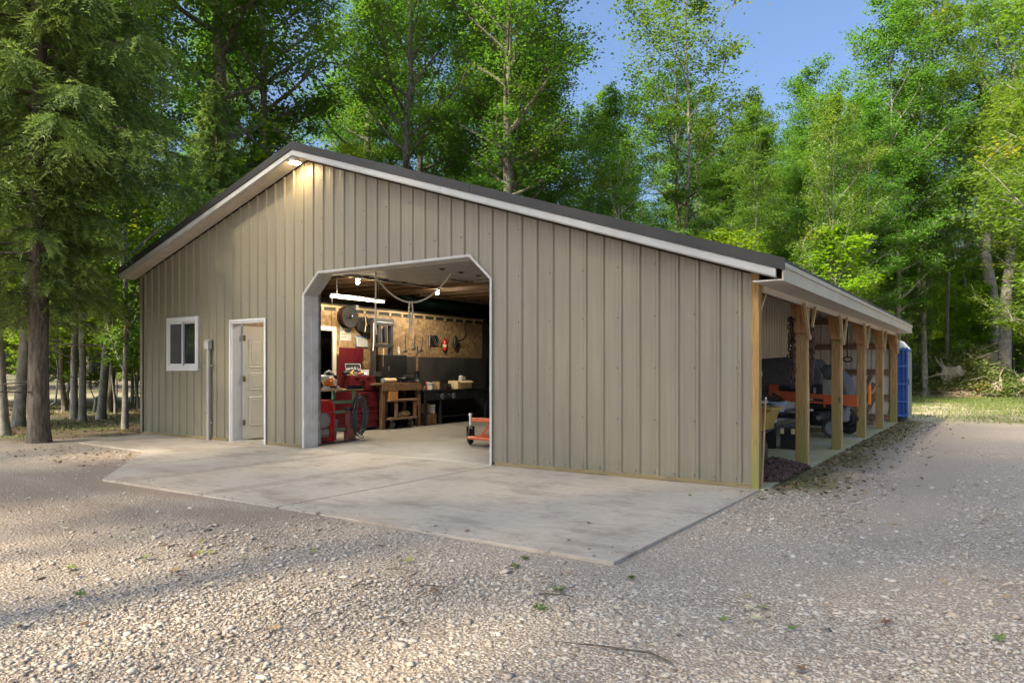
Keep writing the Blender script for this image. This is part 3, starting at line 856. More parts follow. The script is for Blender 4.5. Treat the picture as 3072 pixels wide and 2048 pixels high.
for x in (GX0 + .12, -5.4, GX1 - .12):
    for k in range(1, 5):
        y0 = .275 + k * .5
        MB().box(x - .03, x + .03, y0 - .06, y0 + .06, zc - .036, zc - .0285).cyl((x - .04, y0, zc - .042), (x + .04, y0, zc - .042), .012, n=8).build('hinge', 'dark_metal', oh)
for y0 in (1.3, 2.75): MB().bar((GX0 + .02, y0, zc - .03), (GX0 + .02, y0, 3.2), .03, .03).bar((GX0 + .02, y0, 3.05), (GX0 + .5, y0, 3.2), .02, .03).build('hanger', 'galv', oh)
MB().box(-5.9, -5.5, 2.78, 2.83, zc - .08, zc - .04).box(-6.1, -6.05, 2.3, 2.8, zc - .07, zc - .04).build('opener_bracket', 'galv', oh)
M['rope'] = pm('white_rope', (.72, .68, .58), .8, var=.12, bump=.4, bs=200)
def hang(p, q, sag, n=14):
    p, q = Vector(p), Vector(q)
    return [p.lerp(q, t) - Vector((0, 0, sag * 4 * t * (1 - t))) for t in (i / n for i in range(n + 1))]
rp = thing('pull_rope', 'white rope looped in a swag below the raised overhead door', 'rope', (-6.6, 1.3, 2.95))
MB().tube(hang((-.35, -.0, .0), (1.0, .45, .0), .48, 18), .016, 6).build('swag', 'rope', rp, smooth=True)
MB().tube([(.28, .2, -.46), (.26, .2, -.6), (.27, .2, -.8), (.29, .2, -.93)], .015, 6).tube([(.33, .2, -.46), (.35, .2, -.62), (.32, .2, -.8), (.295, .2, -.94), (.30, .2, -1.02)], .015, 6).build('tail', 'rope', rp, smooth=True)
rp2 = thing('hanging_rope', 'single white cord hanging straight beside the rope swag', 'rope', (-6.6, .95, 2.95))
MB().tube([(.0, 0, .0), (.0, .0, -.4), (-.005, 0, -.8), (.02, .0, -1.02)], .015, 6).build('line', 'rope', rp2, smooth=True)
MB().ball((.022, 0, -1.04), .018).build('knot', 'rope', rp2, smooth=True)
# lamps
M['bulb'] = emit('bulb_glow', (1.0, .95, .86), 110)
def bulb(x, y, z, label):
    t = thing('ceiling_bulb', label, 'lamp', (x, y, z), group='bare bulbs in the workshop')
    MB().lathe([(.0, -.075), (.02, -.072), (.034, -.05), (.034, -.03), (.018, .0), (.016, .02)], (0, 0, 0), 16).build('bulb', 'bulb', t, smooth=True)
    MB().cyl((0, 0, .02), (0, 0, .08), .05, .06, 16).build('lamp_holder', 'vinyl', t, smooth=True)
    d = bpy.data.lights.new('bulb_light', 'SPOT'); d.spot_size = R(168); d.spot_blend = .25; d.energy = 55; d.color = (1, .93, .84); d.shadow_soft_size = .05
    o = bpy.data.objects.new('bulb_light', d); COL.objects.link(o); o.parent = t; o.location = (0, 0, -.11)
bulb(-8.25, 2.12, 3.05, 'bare lit bulb under the joists nearest the open door')
bulb(-8.25, 4.55, 3.05, 'bare lit bulb further back over the workbenches')
M['tube'] = emit('tube_glow', (1.0, .84, .58), 16)
tb = thing('tube_lamp', 'long lit fluorescent tube lamp hung on wires over the tool chest', 'lamp', (-8.6, 1.75, 2.75))
MB().box(-.022, .022, -.02, 1.48, .0, .03).build('housing', 'vinyl', tb)
MB().cyl((0, 0, -.02), (0, 1.45, -.02), .02, n=10).build('tube', 'tube', tb, smooth=True)
for y in (.15, 1.3): MB().tube([(0, y, .05), (0, y, .38)], .004, 5).build('wire', 'galv', tb)
MB().tube([(0, .02, .0), (0, .02, -.35), (.0, .01, -.62)], .006, 5).build('pull_chain', 'dark_metal', tb)
td = bpy.data.lights.new('tube_light', 'AREA'); td.shape = 'RECTANGLE'; td.size = .05; td.size_y = 1.4; td.energy = 8; td.color = (1, .86, .64)
to = bpy.data.objects.new('tube_light', td); COL.objects.link(to); to.parent = tb; to.location = (0, .72, -.05)
# ------------------------------------------------------------------ workshop contents
M['red_paint'] = pm('tool_red', (.13, .011, .018), .38, var=.15, dirt=(.09, .02, .02), dirt_amt=.4)
M['bright_red'] = pm('bright_red', (.60, .025, .03), .3, var=.08, dirt=(.3, .03, .03), dirt_amt=.3)
M['pink_red'] = pm('worn_red', (.40, .11, .085), .6, var=.2, dirt=(.25, .12, .08))
M['bench_green'] = pm('bench_green', (.17, .34, .20), .5, var=.12, dirt=(.10, .13, .08), dirt_amt=.6)
M['black_plastic'] = pm('black_plastic', (.014, .014, .015), .5, var=.25)
M['grey_plastic'] = pm('grey_plastic', (.22, .23, .25), .5, var=.1)
M['chrome'] = pm('chrome', (.75, .75, .76), .16, 1., var=.03, bump=0)
M['steel_grey'] = pm('press_grey', (.05, .048, .05), .5, .2, var=.2)
M['kraft'] = pm('cardboard', (.42, .27, .14), .85, var=.12)
M['tan'] = pm('tan_paper', (.66, .50, .29), .7, var=.08)
M['paper'] = pm('paper', (.55, .55, .53), .7, var=.04, bump=0)
M['ink'] = pm('ink', (.03, .035, .04), .7, bump=0)
M['ink_white'] = pm('white_ink', (.85, .85, .83), .6, bump=0)
M['blue_print'] = pm('blue_print', (.10, .22, .50), .5, bump=0)
M['orange'] = pm('power_orange', (.85, .22, .015), .35, var=.08)
M['deck_orange'] = pm('deck_orange', (.52, .10, .035), .38, var=.1, dirt=(.35, .12, .06), dirt_amt=.35)
M['cream_plastic'] = pm('cream_plastic', (.78, .76, .68), .4, var=.04)
M['rubber'] = pm('rubber', (.03, .03, .031), .8, var=.3, dirt=(.10, .095, .085), dirt_amt=.6)
M['hose'] = pm('hose_rubber', (.10, .105, .12), .5, var=.25)
M['yellow'] = pm('yellow_paint', (.46, .29, .06), .45, var=.1, dirt=(.4, .28, .08), dirt_amt=.4)
M['white_plastic'] = pm('white_plastic', (.74, .74, .71), .45, var=.06, dirt=(.5, .47, .4), dirt_amt=.3)
cg, n_, l_, b_ = new_mat('clear_plastic'); b_.inputs['Base Color'].default_value = (.85, .88, .86, 1); b_.inputs['Roughness'].default_value = .15; b_.inputs['Alpha'].default_value = .35
M['clear'] = cg

# tool chest with raised lid
t = thing('tool_chest', 'dark red two-piece tool chest with its lid raised', 'tool chest', (-9.36, 2.92, .005))
MB().box(0, .42, -.34, .34, .84, 1.165).build('top_box', 'red_paint', t, bevel=.006)
MB().box(-.005, .44, -.40, .45, .06, .825).build('cabinet', 'red_paint', t, bevel=.006)
lid = MB(); lid.bar((.02, 0, 1.17), (.10, 0, 1.76), .68, .03, (1, 0, 0)); lid.build('lid', 'red_paint', t, bevel=.005)
MB().bar((.047, -.11, 1.54), (.064, -.11, 1.67), .20, .032, (1, 0, 0)).build('lid_card', 'kraft', t)
MB().bar((.058, .08, 1.60), (.072, .08, 1.69), .06, .032, (1, 0, 0)).build('lid_sticker', 'paper', t)
for k, (z0, z1) in enumerate(((1.075, 1.135), (1.01, 1.07), (.945, 1.005), (.865, .94))):
    for (a, b_) in (((-.32, -.0), (.01, .32)) if k == 0 else ((-.32, .32),)):
        d = MB().box(.42, .437, a, b_, z0, z1).build('drawer', 'red_paint', t, bevel=.003)
        MB().box(.4375, .452, (a + b_) / 2 - .06, (a + b_) / 2 + .06, z1 - .022, z1 - .012).build('handle', 'chrome', d)
for z0, z1 in ((.66, .79), (.50, .645), (.38, .44), (.22, .36)):
    d = MB().box(.44, .457, -.37, .42, z0, z1).build('drawer', 'red_paint', t, bevel=.003)
    MB().box(.4575, .474, -.12, .14, z1 - .035, z1 - .022).build('handle', 'chrome', d)
for y in (-.33, .38):
    for x in (.06, .38): MB().cyl((x, y - .015, .042), (x, y + .015, .042), .042).build('caster', 'rubber', t, smooth=True)
sg = thing('lettered_sign', 'black sign with white arched lettering leaning on the red chest lid', 'sign', (-9.12, 2.85, 1.172))
MB().bar((0, 0, 0), (-.05, 0, .262), .46, .012, (1, 0, 0)).build('sign_board', 'black_plastic', sg)
uu, ww = (0, 1, 0), Vector((-.05, 0, .262)).normalized(); nn = Vector((.262, 0, .05)).normalized() * .0075
brd = MB()
for a, b_ in (((-.215, .015), (.215, .015)), ((.215, .015), (.215, .247)), ((.215, .247), (-.215, .247)), ((-.215, .247), (-.215, .015))):
    p = [nn + Vector((0, q[0], 0)) + ww * q[1] for q in (a, b_)]
    brd.bar(p[0], p[1], .006, .002, nn)
brd.build('sign_border', 'ink_white', sg)
text_mb('Martin & Co', .083, nn + ww * .10, uu, ww, arc=.035, stretch=.92).build('lettering', 'ink_white', sg)
text_mb('EST. 1833', .045, nn + ww * .045, uu, ww).build('lettering', 'ink_white', sg)
# clutter on the chest
c = thing('angle_grinder', 'yellow and black grinder lying on the red tool chest', 'tool', (-9.06, 2.62, 1.172))
MB().tube([(0, -.14, .05), (0, -.04, .06), (0, .08, .05)], [.035, .04, .03], 10).build('body', 'black_plastic', c, smooth=True)
MB().lathe([(.05, 0), (.055, .02), (.03, .05)], (0, .08, .03), 14, (1, 0, .4)).build('head', 'yellow', c, smooth=True)
MB().tube([(.0, .1, .06), (.03, .14, .12)], .016, 8).build('side_handle', 'tan', c, smooth=True)
c = thing('paint_box', 'small white carton standing on the red tool chest', 'box', (-9.12, 3.16, 1.172))
MB().box(-.06, .06, -.09, .07, 0, .12).build('carton', 'white_plastic', c, bevel=.003)
MB().box(-.06, .06, -.09, .07, .1205, .124).build('flap', 'paper', c)
c = thing('copper_fitting', 'orange-brown metal fitting lying on the chest below the sign', 'fitting', (-8.99, 2.92, 1.172))
MB().tube([(0, -.1, .025), (0, .0, .05), (0, .06, .04), (0, .1, .025)], [.02, .035, .03, .018], 10).build('elbow', pm('copper', (.62, .26, .14), .35, .7), c, smooth=True)
MB().cyl((0, .1, .025), (.03, .13, .03), .022).build('nut', 'chrome', c, smooth=True)

# wall things on the OSB
M['reel_black'] = pm('reel_black', (.009, .009, .010), .75, var=.2)
def reel(name, label, y, z, r, rim):
    t = thing(name, label, 'hose reel', (-9.40, y, z))
    MB().lathe([(.02, 0), (r * .96, .0), (r, .012), (r, .03), (r * .9, .035)], (0, 0, 0), 32, (1, 0, 0)).build('rear_disc', 'reel_black', t, smooth=True)
    MB().lathe([(r * .82, .03), (r * .86, .08), (r * .82, .13)], (0, 0, 0), 32, (1, 0, 0)).build('wound_hose', rim, t, smooth=True)
    MB().lathe([(.025, .19), (.03, .165), (r * .5, .15), (r * .96, .16), (r, .15), (r, .135), (r * .8, .132)], (0, 0, 0), 32, (1, 0, 0)).build('front_disc', 'reel_black', t, smooth=True)
    MB().bar((.2, 0, -.02), (.2, r * .3, r * .55), .02, .01, (1, 0, 0)).build('crank', 'chrome', t)
    MB().lathe([(.022, 0), (.018, .03), (.0, .034)], (.185, 0, 0), 12, (1, 0, 0)).build('hub_nut', 'chrome', t, smooth=True)
    return t
r1 = reel('hose_reel', 'large black hose reel with maroon hose high on the chipboard wall', 2.86, 2.42, .235, 'red_paint')
MB().box(-.0, .2, .12, .2, .16, .26).build('wall_bracket', 'galv', r1)
r2 = reel('hose_reel', 'smaller black reel lower beside the large one', 3.31, 2.27, .185, 'hose')
MB().tube([(.21, -.06, .18), (.22, -.05, .02), (.21, -.07, -.15)], .009, 6).build('hose_end', 'tan', r2, smooth=True)
def plate(z, txt, band, label):
    t = thing('licence_plate', label, 'licence plate', (-9.399, 2.87, z), group='licence plates on the chipboard wall')
    MB().box(0, .004, -.155, .155, 0, .15).build('plate', 'paper', t, bevel=.002)
    MB().box(.0041, .0052, -.148, .148, .118, .145).build('band', band, t)
    text_mb(txt, .098, (.0052, 0, .028), (0, 1, 0), (0, 0, 1), stretch=.9).build('lettering', 'ink', t)
    for y in (-.1, .1): MB().lathe([(.008, 0), (.005, .005)], (.0052, y, .134), 8, (1, 0, 0)).build('screw_head', 'chrome', t)
M['green_band'] = pm('green_band', (.10, .26, .19), .5, bump=0)
M['olive_band'] = pm('olive_band', (.27, .32, .16), .5, bump=0)
plate(2.08, 'STIX 10', 'green_band', 'upper licence plate with a green top band')
plate(1.925, 'JEEP 22', 'olive_band', 'lower licence plate with a pale olive top band')
cl = thing('wall_calendar', 'paper wall calendar with blue header pinned to the chipboard', 'calendar', (-9.395, 3.32, 1.80))
MB().bar((.03, 0, 0), (.0, 0, .24), .35, .006, (1, 0, 0)).build('page', 'paper', cl)
MB().bar((.0075, 0, .21), (.0035, 0, .242), .34, .006, (1, 0, 0)).build('header', 'blue_print', cl)
MB().bar((.031, -.165, .005), (.005, -.165, .20), .02, .0075, (1, 0, 0)).build('spine', 'blue_print', cl)
gl = MB()
for k in range(6): gl.bar((.031 - .004 * k, -.14, .03 + .03 * k), (.031 - .004 * k, .16, .03 + .03 * k), .002, .003, (1, 0, 0))
for k in range(8): gl.bar((.0308, -.14 + k * .043, .03), (.0110, -.14 + k * .043, .18), .002, .0075, (1, 0, 0))
tag(gl.build('grid_lines', 'grey_plastic', cl), kind='stuff')
# hydraulic press
t = thing('shop_press', 'tall dark steel hydraulic press frame beside the tool chest', 'press', (-9.12, 3.68, .005))
for y in (-.30, .24):
    MB().box(-.05, .05, y, y + .012, 0, 2.42).box(-.05, -.038, y + .012, y + .07, 0, 2.42).box(.038, .05, y + .012, y + .07, 0, 2.42).build('column', 'steel_grey', t)
MB().box(.052, .066, -.32, .33, 2.27, 2.42).box(-.066, -.052, -.32, .33, 2.27, 2.42).build('top_beam', 'steel_grey', t, bevel=.004)
MB().box(.053, .064, -.31, .32, 1.78, 1.86).build('ram_beam', 'steel_grey', t, bevel=.004)
MB().box(.055, .075, -.34, .36, 1.14, 1.24).box(-.075, -.055, -.34, .36, 1.14, 1.24).build('bed', 'steel_grey', t, bevel=.004)
MB().box(-.03, .03, -.13, -.06, 1.88, 2.25).box(-.03, .03, .07, .14, 1.88, 2.25).build('spring_frame', 'steel_grey', t)
MB().cyl((0, 0, 1.88), (0, 0, 2.02), .05).cyl((0, 0, 2.02), (0, 0, 2.2), .035).build('bottle_jack', 'chrome', t, smooth=True)
MB().tube([(.05, .0, 1.76), (.05, .0, 1.35)], .012, 6).build('gauge_rod', 'tan', t)
MB().tube([(.08, -.33, 2.3), (.085, -.335, 1.9), (.09, -.36, 1.7)], .011, 6).build('pump_handle', 'white_plastic', t, smooth=True)
for y in (-.33, .33): MB().box(-.25, .25, y - .03, y + .03, 0, .05).build('foot', 'steel_grey', t)
MB().cyl((.07, -.27, 2.33), (.07, .27, 2.33), .012, n=8).build('cross_pin', 'chrome', t, smooth=True)
# wooden bench
t = thing('wooden_workbench', 'brown timber workbench with heavy legs beside the press', 'workbench', (-8.8, 3.97, .005))
for k in range(4): MB().box(-.545 + k * .143, -.545 + k * .143 + .14, -.86, .64, .955, 1.0).build('top_plank', 'bench_wood', t, bevel=.003)
for x in (-.07, -.53):
    for y in (-.62, .53): MB().box(x, x + .09, y, y + .09, 0, .955).build('leg', 'bench_wood', t, bevel=.004)
MB().box(.02, .045, -.64, .64, .83, .95).build('apron', 'bench_wood', t, bevel=.003)
rl = thing('paper_roll', 'tan cardboard roll lying on the timber workbench', 'roll', (-8.84, 3.6, 1.06))
tu = MB(); tu.lathe([(.026, -.2), (.05, -.2), (.052, 0), (.05, .24), (.026, .24), (.026, -.2)], (0, 0, 0), 20, (-.1, 1, 0)); tu.build('tube', 'tan', rl, smooth=True)
MB().lathe([(.053, -.205), (.053, -.17)], (0, 0, 0), 20, (-.1, 1, 0)).build('end_band', 'grey_plastic', rl, smooth=True)
cb = thing('black_cabinet', 'black metal cabinet standing on the back of the benches', 'cabinet', (-9.33, 4.0, 1.006))
MB().box(0, .36, -.33, .34, 0, .62).build('case', 'black_plastic', cb, bevel=.008)
MB().box(.361, .372, -.30, .31, .04, .58).build('door', 'black_plastic', cb, bevel=.004)
MB().box(.3725, .385, -.28, -.26, .25, .37).build('handle', 'galv', cb)
bo = thing('plastic_bottle', 'clear plastic bottle standing on the black cabinet', 'bottle', (-9.15, 4.25, 1.627))
MB().lathe([(.032, 0), (.036, .02), (.036, .10), (.03, .11), (.036, .12), (.034, .15), (.014, .18)], (0, 0, 0), 16).build('bottle', 'clear', bo, smooth=True)
MB().cyl((0, 0, .18), (0, 0, .2), .016).build('cap', 'white_plastic', bo, smooth=True)
MB().lathe([(.0368, .04), (.0368, .09)], (0, 0, 0), 16).build('label_band', 'paper', bo, smooth=True)
tc = thing('drill_post', 'slim wooden post tool with chrome tip standing between benches', 'tool', (-8.9, 4.6, 1.0))
MB().cyl((0, 0, .25), (0, 0, .66), .03, .024).build('shaft', 'joist', tc, smooth=True)
MB().cyl((0, 0, .66), (0, 0, .72), .035).cyl((0, 0, .72), (.0, -.01, .84), .026, .02).build('tip', 'chrome', tc, smooth=True)
MB().lathe([(.10, 0), (.11, .03), (.05, .08), (.04, .25), (.09, .25), (.09, .27)], (0, 0, 0), 16).build('base', 'dark_metal', tc, smooth=True)
vi = thing('bench_vise', 'dark steel vise bolted on the timber workbench', 'vise', (-8.86, 4.3, 1.006))
MB().box(-.08, .08, -.1, .1, 0, .05).box(-.05, .05, -.07, .07, .05, .13).build('body', 'dark_metal', vi, bevel=.01)
MB().box(-.06, .06, -.15, -.08, .10, .17).build('jaw', 'steel_grey', vi, bevel=.006); MB().box(-.06, .06, .04, .09, .10, .17).build('jaw', 'steel_grey', vi, bevel=.006)
MB().cyl((.0, -.25, .1), (0, -.1, .1), .018).cyl((-.09, -.24, .1), (.09, -.24, .1), .008).build('screw_handle', 'galv', vi, smooth=True)
# cart
t = thing('wooden_cart', 'small two-shelf wooden cart on round casters under the bench', 'cart', (-8.66, 3.92, .005))
for z in (.20, .60): MB().box(-.40, .0, -.42, .42, z, z + .045).build('shelf', 'cart_wood', t, bevel=.004)
for x in (-.07, -.38):
    for y in (-.26, .34): MB().box(x, x + .06, y, y + .06, .245, .60).build('post', 'cart_wood', t, bevel=.003)
for x in (-.08, -.34):
    for y in (-.32, .26):
        w_ = MB().lathe([(.0, -.025), (.06, -.025), (.085, -.02), (.088, 0), (.085, .02), (.06, .025), (0, .025)], (x, y, .09), 20, (0, 1, 0)).build('wheel', 'rubber', t, smooth=True)
        MB().lathe([(.03, -.027), (.03, .027)], (x, y, .09), 12, (0, 1, 0)).build('wheel_hub', 'galv', w_, smooth=True)
        MB().box(x - .02, x + .02, y - .035, y + .035, .16, .198).build('caster_plate', 'galv', t)
bx = thing('orange_carton', 'orange-brown carton on the upper shelf of the wooden cart', 'box', (-8.74, 3.66, .652))
MB().box(-.2, .0, -.13, .13, 0, .17).build('carton', pm('orange_card', (.55, .22, .06), .8), bx, bevel=.003)
MB().box(.0005, .002, -.1, .04, .03, .13).build('print', 'kraft', bx)
bx = thing('tall_carton', 'tall brown cardboard carton behind the orange one on the cart', 'box', (-8.98, 3.72, .652))
MB().box(-.08, .0, -.1, .16, 0, .30).build('carton', 'kraft', bx, bevel=.003)
MB().prism([(-.1, .30), (.16, .30), (.14, .33), (-.06, .34)], 'x', -.004, .0).build('flap', 'kraft', bx)
rg = thing('rag_bundle', 'crumpled beige rag on the lower shelf of the wooden cart', 'rag', (-8.82, 4.08, .252))
MB().ball((0, 0, .06), (.10, .17, .07), 14, 8, .35, 3).build('cloth', 'tan', rg, smooth=True)
MB().ball((.02, -.15, .03), (.07, .09, .035), 10, 6, .35, 5).build('fold', 'tan', rg, smooth=True)
# steel bench
t = thing('steel_workbench', 'long dark steel workbench with two round knobs at its front', 'workbench', (-8.72, 5.85, .005))
MB().box(-.60, .0, -1.2, 1.28, .77, .82).build('top', 'dark_metal', t, bevel=.004)
MB().box(-.03, -.005, -1.16, 1.24, .58, .769).build('apron', 'dark_metal', t)
for x in (-.56, -.07):
    for y in (-1.15, -.62, 1.2): MB().box(x, x + .06, y, y + .06, 0, .769).build('leg', 'dark_metal', t)
for y in (-.60, -.18): MB().lathe([(.02, 0), (.02, .03), (.065, .035), (.07, .055), (.05, .07), (0, .072)], (-.004, y, .67), 18, (1, 0, 0)).build('knob', 'galv', t, smooth=True)
MB().box(-.52, -.08, -1.1, 1.2, .16, .19).build('lower_shelf', 'dark_metal', t)
def bucket(name, label, loc, r0, r1, h, mat, handle=True):
    t = thing(name, label, 'bucket', loc)
    MB().lathe([(0, 0), (r0, 0), (r1, h), (r1 + .008, h), (r1 + .008, h - .02), (r1 - .004, h - .004), (r0 - .004, .006), (0, .006)], (0, 0, 0), 24).build('pail', mat, t, smooth=True)
    if handle: MB().tube([(0, r1 * math.cos(a), h - .02 - .3 * r1 * math.sin(a)) if False else (r1 * .9 * math.sin(a), r1 * 1.03 * math.cos(a), h - .03 - r1 * .35 * math.sin(a)) for a in np.linspace(0, math.pi, 10)], .004, 6).build('handle', 'galv', t, smooth=True)
    return t
bucket('plastic_pail', 'small white pail on the steel workbench', (-8.85, 5.0, .828), .065, .085, .17, 'white_plastic')
bx = thing('open_carton', 'open cardboard box on the steel workbench', 'box', (-8.9, 6.2, .828))
MB().box(-.15, .15, -.28, .28, 0, .004).box(-.15, -.146, -.28, .28, .004, .2).box(.146, .15, -.28, .28, .004, .2).box(-.146, .146, -.28, -.276, .004, .2).box(-.146, .146, .276, .28, .004, .2).build('carton', 'tan', bx)
MB().bar((.15, 0, .2), (.22, 0, .15), .54, .004, (1, 0, 0)).build('flap', 'tan', bx)
pk = thing('paper_sack', 'crumpled white paper sack standing in the open cardboard box', 'sack', (-8.92, 6.28, .84))
MB().prism([(-.09, .0), (.1, .0), (.12, .28), (-.05, .32)], 'x', -.05, .05).build('sack', 'paper', pk, bevel=.02)
MB().box(.051, .053, -.03, .06, .1, .2).build('print', 'grey_plastic', pk)
for k, (y, z, w_, h, lab, mt) in enumerate(((5.32, .828, .24, .08, 'flat wooden tray of parts behind the white pail', 'plate'), (5.55, .828, .05, .18, 'thin tan board standing behind the white pail', 'plate'))):
    o = thing('parts_tray' if k == 0 else 'upright_board', lab, 'tray' if k == 0 else 'board', (-9.12, y, z))
    MB().box(-.1, .1, -w_ / 2, w_ / 2, 0, h).build('body', mt, o, bevel=.003)
    MB().box(-.08, .08, -w_ / 2 + .01, w_ / 2 - .01, h + .0005, h + .012).build('contents', 'dark_metal', o)
bt = thing('bench_tool', 'dark bench tool with cables in the middle of the steel bench', 'tool', (-8.95, 5.7, .828))
MB().box(-.1, .1, -.1, .1, 0, .13).build('case', 'black_plastic', bt, bevel=.01)
MB().tube([(.1, -.05, .1), (.15, -.02, .05), (.12, .06, .01), (.1, .12, .01)], .01, 6).build('cable', 'rubber', bt, smooth=True)
MB().lathe([(.02, 0), (.018, .012)], (.1, .04, .09), 10, (1, 0, 0)).build('dial', 'galv', bt)
cr = thing('floor_crate', 'brown wooden crate on the floor under the steel bench', 'crate', (-8.78, 4.93, .005))
for k in range(3): MB().box(.0, .02, -.2, .2, .02 + k * .085, .02 + k * .085 + .078).build('slat', 'bench_wood', cr)
MB().box(-.36, -.001, -.2, .2, .02, .26).build('body', 'bench_wood', cr)
bx = thing('brown_carton', 'brown carton standing on the floor crate', 'box', (-8.82, 4.84, .285))
MB().box(-.16, .0, -.1, .09, 0, .22).build('carton', 'kraft', bx, bevel=.003); MB().box(-.16, .0, -.006, .006, .2205, .222).build('tape', 'tan', bx)
bucket('paint_tin', 'white paint tin with dark splash on the floor crate', (-8.86, 5.06, .275), .085, .09, .2, 'white_plastic')
for k, (y, mt, lab) in enumerate(((3.98, 'yellow', 'yellow spray can on the timber workbench'), (4.06, 'blue_print', 'blue spray can on the timber workbench'), (4.14, 'white_plastic', 'white spray can on the timber workbench'), (5.18, 'bright_red', 'red spray can on the steel workbench'), (6.7, 'blue_print', 'blue spray can at the far end of the steel workbench'), (6.8, 'tan', 'tan spray can at the far end of the steel workbench'))):
    o = thing('spray_can', lab, 'spray can', (-9.0 if y < 4.5 else -9.1, y, 1.006 if y < 4.5 else .828), group='spray cans on the benches')
    MB().lathe([(.032, 0), (.033, .01), (.033, .17), (.02, .19)], (0, 0, 0), 14).build('can', mt, o, smooth=True)
    MB().cyl((0, 0, .19), (0, 0, .215), .017, .014, 10).build('cap', 'black_plastic', o, smooth=True)
for k, (y, z, lab) in enumerate(((4.75, 1.72, 'long steel square hung left on the chipboard'), (5.05, 1.78, 'open spanner hung on the chipboard'), (5.3, 1.75, 'short pry bar hung beside the wire rack'))):
    o = thing('hand_tool', lab, 'tool', (-9.39, y, z), group='tools hung on the chipboard')
    MB().bar((0, 0, 0), (0, .03 * k, .3 + .05 * (2 - k)), .03, .008, (1, 0, 0)).build('shank', 'galv', o)
    MB().bar((0, -.05, .0), (0, .07, .02), .03, .009, (1, 0, 0)).build('jaw', 'steel_grey', o)
# extinguisher, rack and case on the wall
ex = thing('fire_extinguisher', 'red fire extinguisher hanging on the chipboard wall', 'fire extinguisher', (-9.33, 6.12, 1.79))
MB().lathe([(.04, 0), (.05, .015), (.05, .22), (.03, .25), (.018, .27)], (0, 0, 0), 18).build('cylinder', 'bright_red', ex, smooth=True)
MB().lathe([(.0503, .07), (.0503, .14)], (0, 0, 0), 18).build('label_band', 'tan', ex, smooth=True)
MB().bar((.0, -.02, .29), (.0, .12, .31), .02, .012).bar((0, -.02, .27), (0, .1, .255), .02, .01).build('valve_lever', 'red_paint', ex)
MB().tube([(0, .02, .27), (0, .09, .25), (0, .085, .12), (0, .07, .04)], .009, 6).build('hose', 'rubber', ex, smooth=True)
MB().box(-.069, -.03, -.05, .05, .08, .2).build('bracket', 'dark_metal', ex)
rk = thing('wire_rack', 'tilted grey wire rack on dark backing hung on the chipboard', 'rack', (-9.395, 5.79, 1.87))
MB().box(0, .012, -.2, .14, .0, .27).build('backing', 'black_plastic', rk)
fr = MB()
for a, b_ in (((-.13, .26), (.07, .28)), ((.07, .28), (.21, .06)), ((.21, .06), (.03, .03)), ((.03, .03), (-.13, .26)), ((-.06, .265), (.1, .04)), ((-.2, .0), (-.2, .27))):
    fr.tube([(.03, *a), (.03, *b_)], .008, 6)
fr.build('wire_frame', 'galv', rk)
ov = thing('oval_case', 'black oval case with chrome clip hanging right of the extinguisher', 'case', (-9.39, 6.58, 1.80))
MB().ball((.05, 0, .18), (.055, .09, .19), 16, 12).build('shell', 'black_plastic', ov, smooth=True)
MB().ball((.10, .04, .22), (.02, .025, .05), 10, 8).build('clip', 'chrome', ov, smooth=True)
cw = thing('hanging_cable', 'thin dark cable drooping from the top plate of the chipboard wall', 'cable', (-9.38, 7.0, 2.55))
MB().tube([(0, 0, 0), (.0, .02, -.2), (0, .05, -.38), (0, -.1, -.46), (0, -.35, -.52)], .008, 6).tube([(.01, .02, 0), (.01, .03, -.35), (.01, .18, -.18)], .007, 6).build('cable', 'rubber', cw, smooth=True)
MB().cyl((-.018, 0, 0), (.02, 0, 0), .006, n=6).build('nail', 'galv', cw)
sh = thing('long_handle_tool', 'long-handled tool with tan grip leaning in the dark rear corner', 'tool', (-8.9, 8.2, .0))
MB().tube([(0, 0, .02), (-.12, .1, .8), (-.22, .16, 1.5)], .016, 8).build('handle', 'dark_metal', sh, smooth=True)
MB().tube([(-.2, .15, 1.3), (-.225, .163, 1.56)], .021, 8).build('grip', 'tan', sh, smooth=True)
MB().box(-.02, .16, -.12, .12, .0, .03).build('head', 'dark_metal', sh)
# kayak in the loft
ky = thing('kayak', 'dark green kayak stored in the loft above the chipboard wall', 'kayak', (-9.95, 6.9, 2.72))
secs = []
for i in range(17):
    t_ = i / 16; yy = -1.75 + 3.5 * t_; w_ = .36 * math.sin(math.pi * (.03 + .94 * t_)) ** .6; zc = .26 + .14 * (2 * t_ - 1) ** 4
    secs.append([(w_ * math.cos(a), yy, zc + (.25 if math.sin(a) < 0 else .13) * (w_ / .36) * math.sin(a)) for a in np.linspace(0, 2 * math.pi, 16, endpoint=False)])
mb = MB()
for s_ in secs: mb.v += s_
for i in range(16):
    for j in range(16): mb.f.append((i * 16 + j, i * 16 + (j + 1) % 16, i * 16 + 16 + (j + 1) % 16, i * 16 + 16 + j))
mb.build('hull', pm('kayak_green', (.007, .028, .016), .35, var=.3), ky, smooth=True)
MB().tube([(.2 * math.cos(a), .1 + .42 * math.sin(a), .375) for a in np.linspace(0, 2 * math.pi, 20, endpoint=False)], .02, 8, closed=True).build('cockpit_rim', 'black_plastic', ky, smooth=True)
for k in range(9):
    o = thing('hook', 'small dark hook in the row above the kayak', 'hook', (-9.3, 6.2 + k * .22, 3.128), group='hooks along the joist above the kayak')
    MB().tube([(0, 0, 0), (0, 0, -.05), (.02, 0, -.08), (.04, 0, -.06)], .008, 5).build('bend', 'dark_metal', o)
MB().box(-9.33, -9.27, 5.2, 8.4, 3.06, 3.128).build('hook_rail', 'joist', barn)
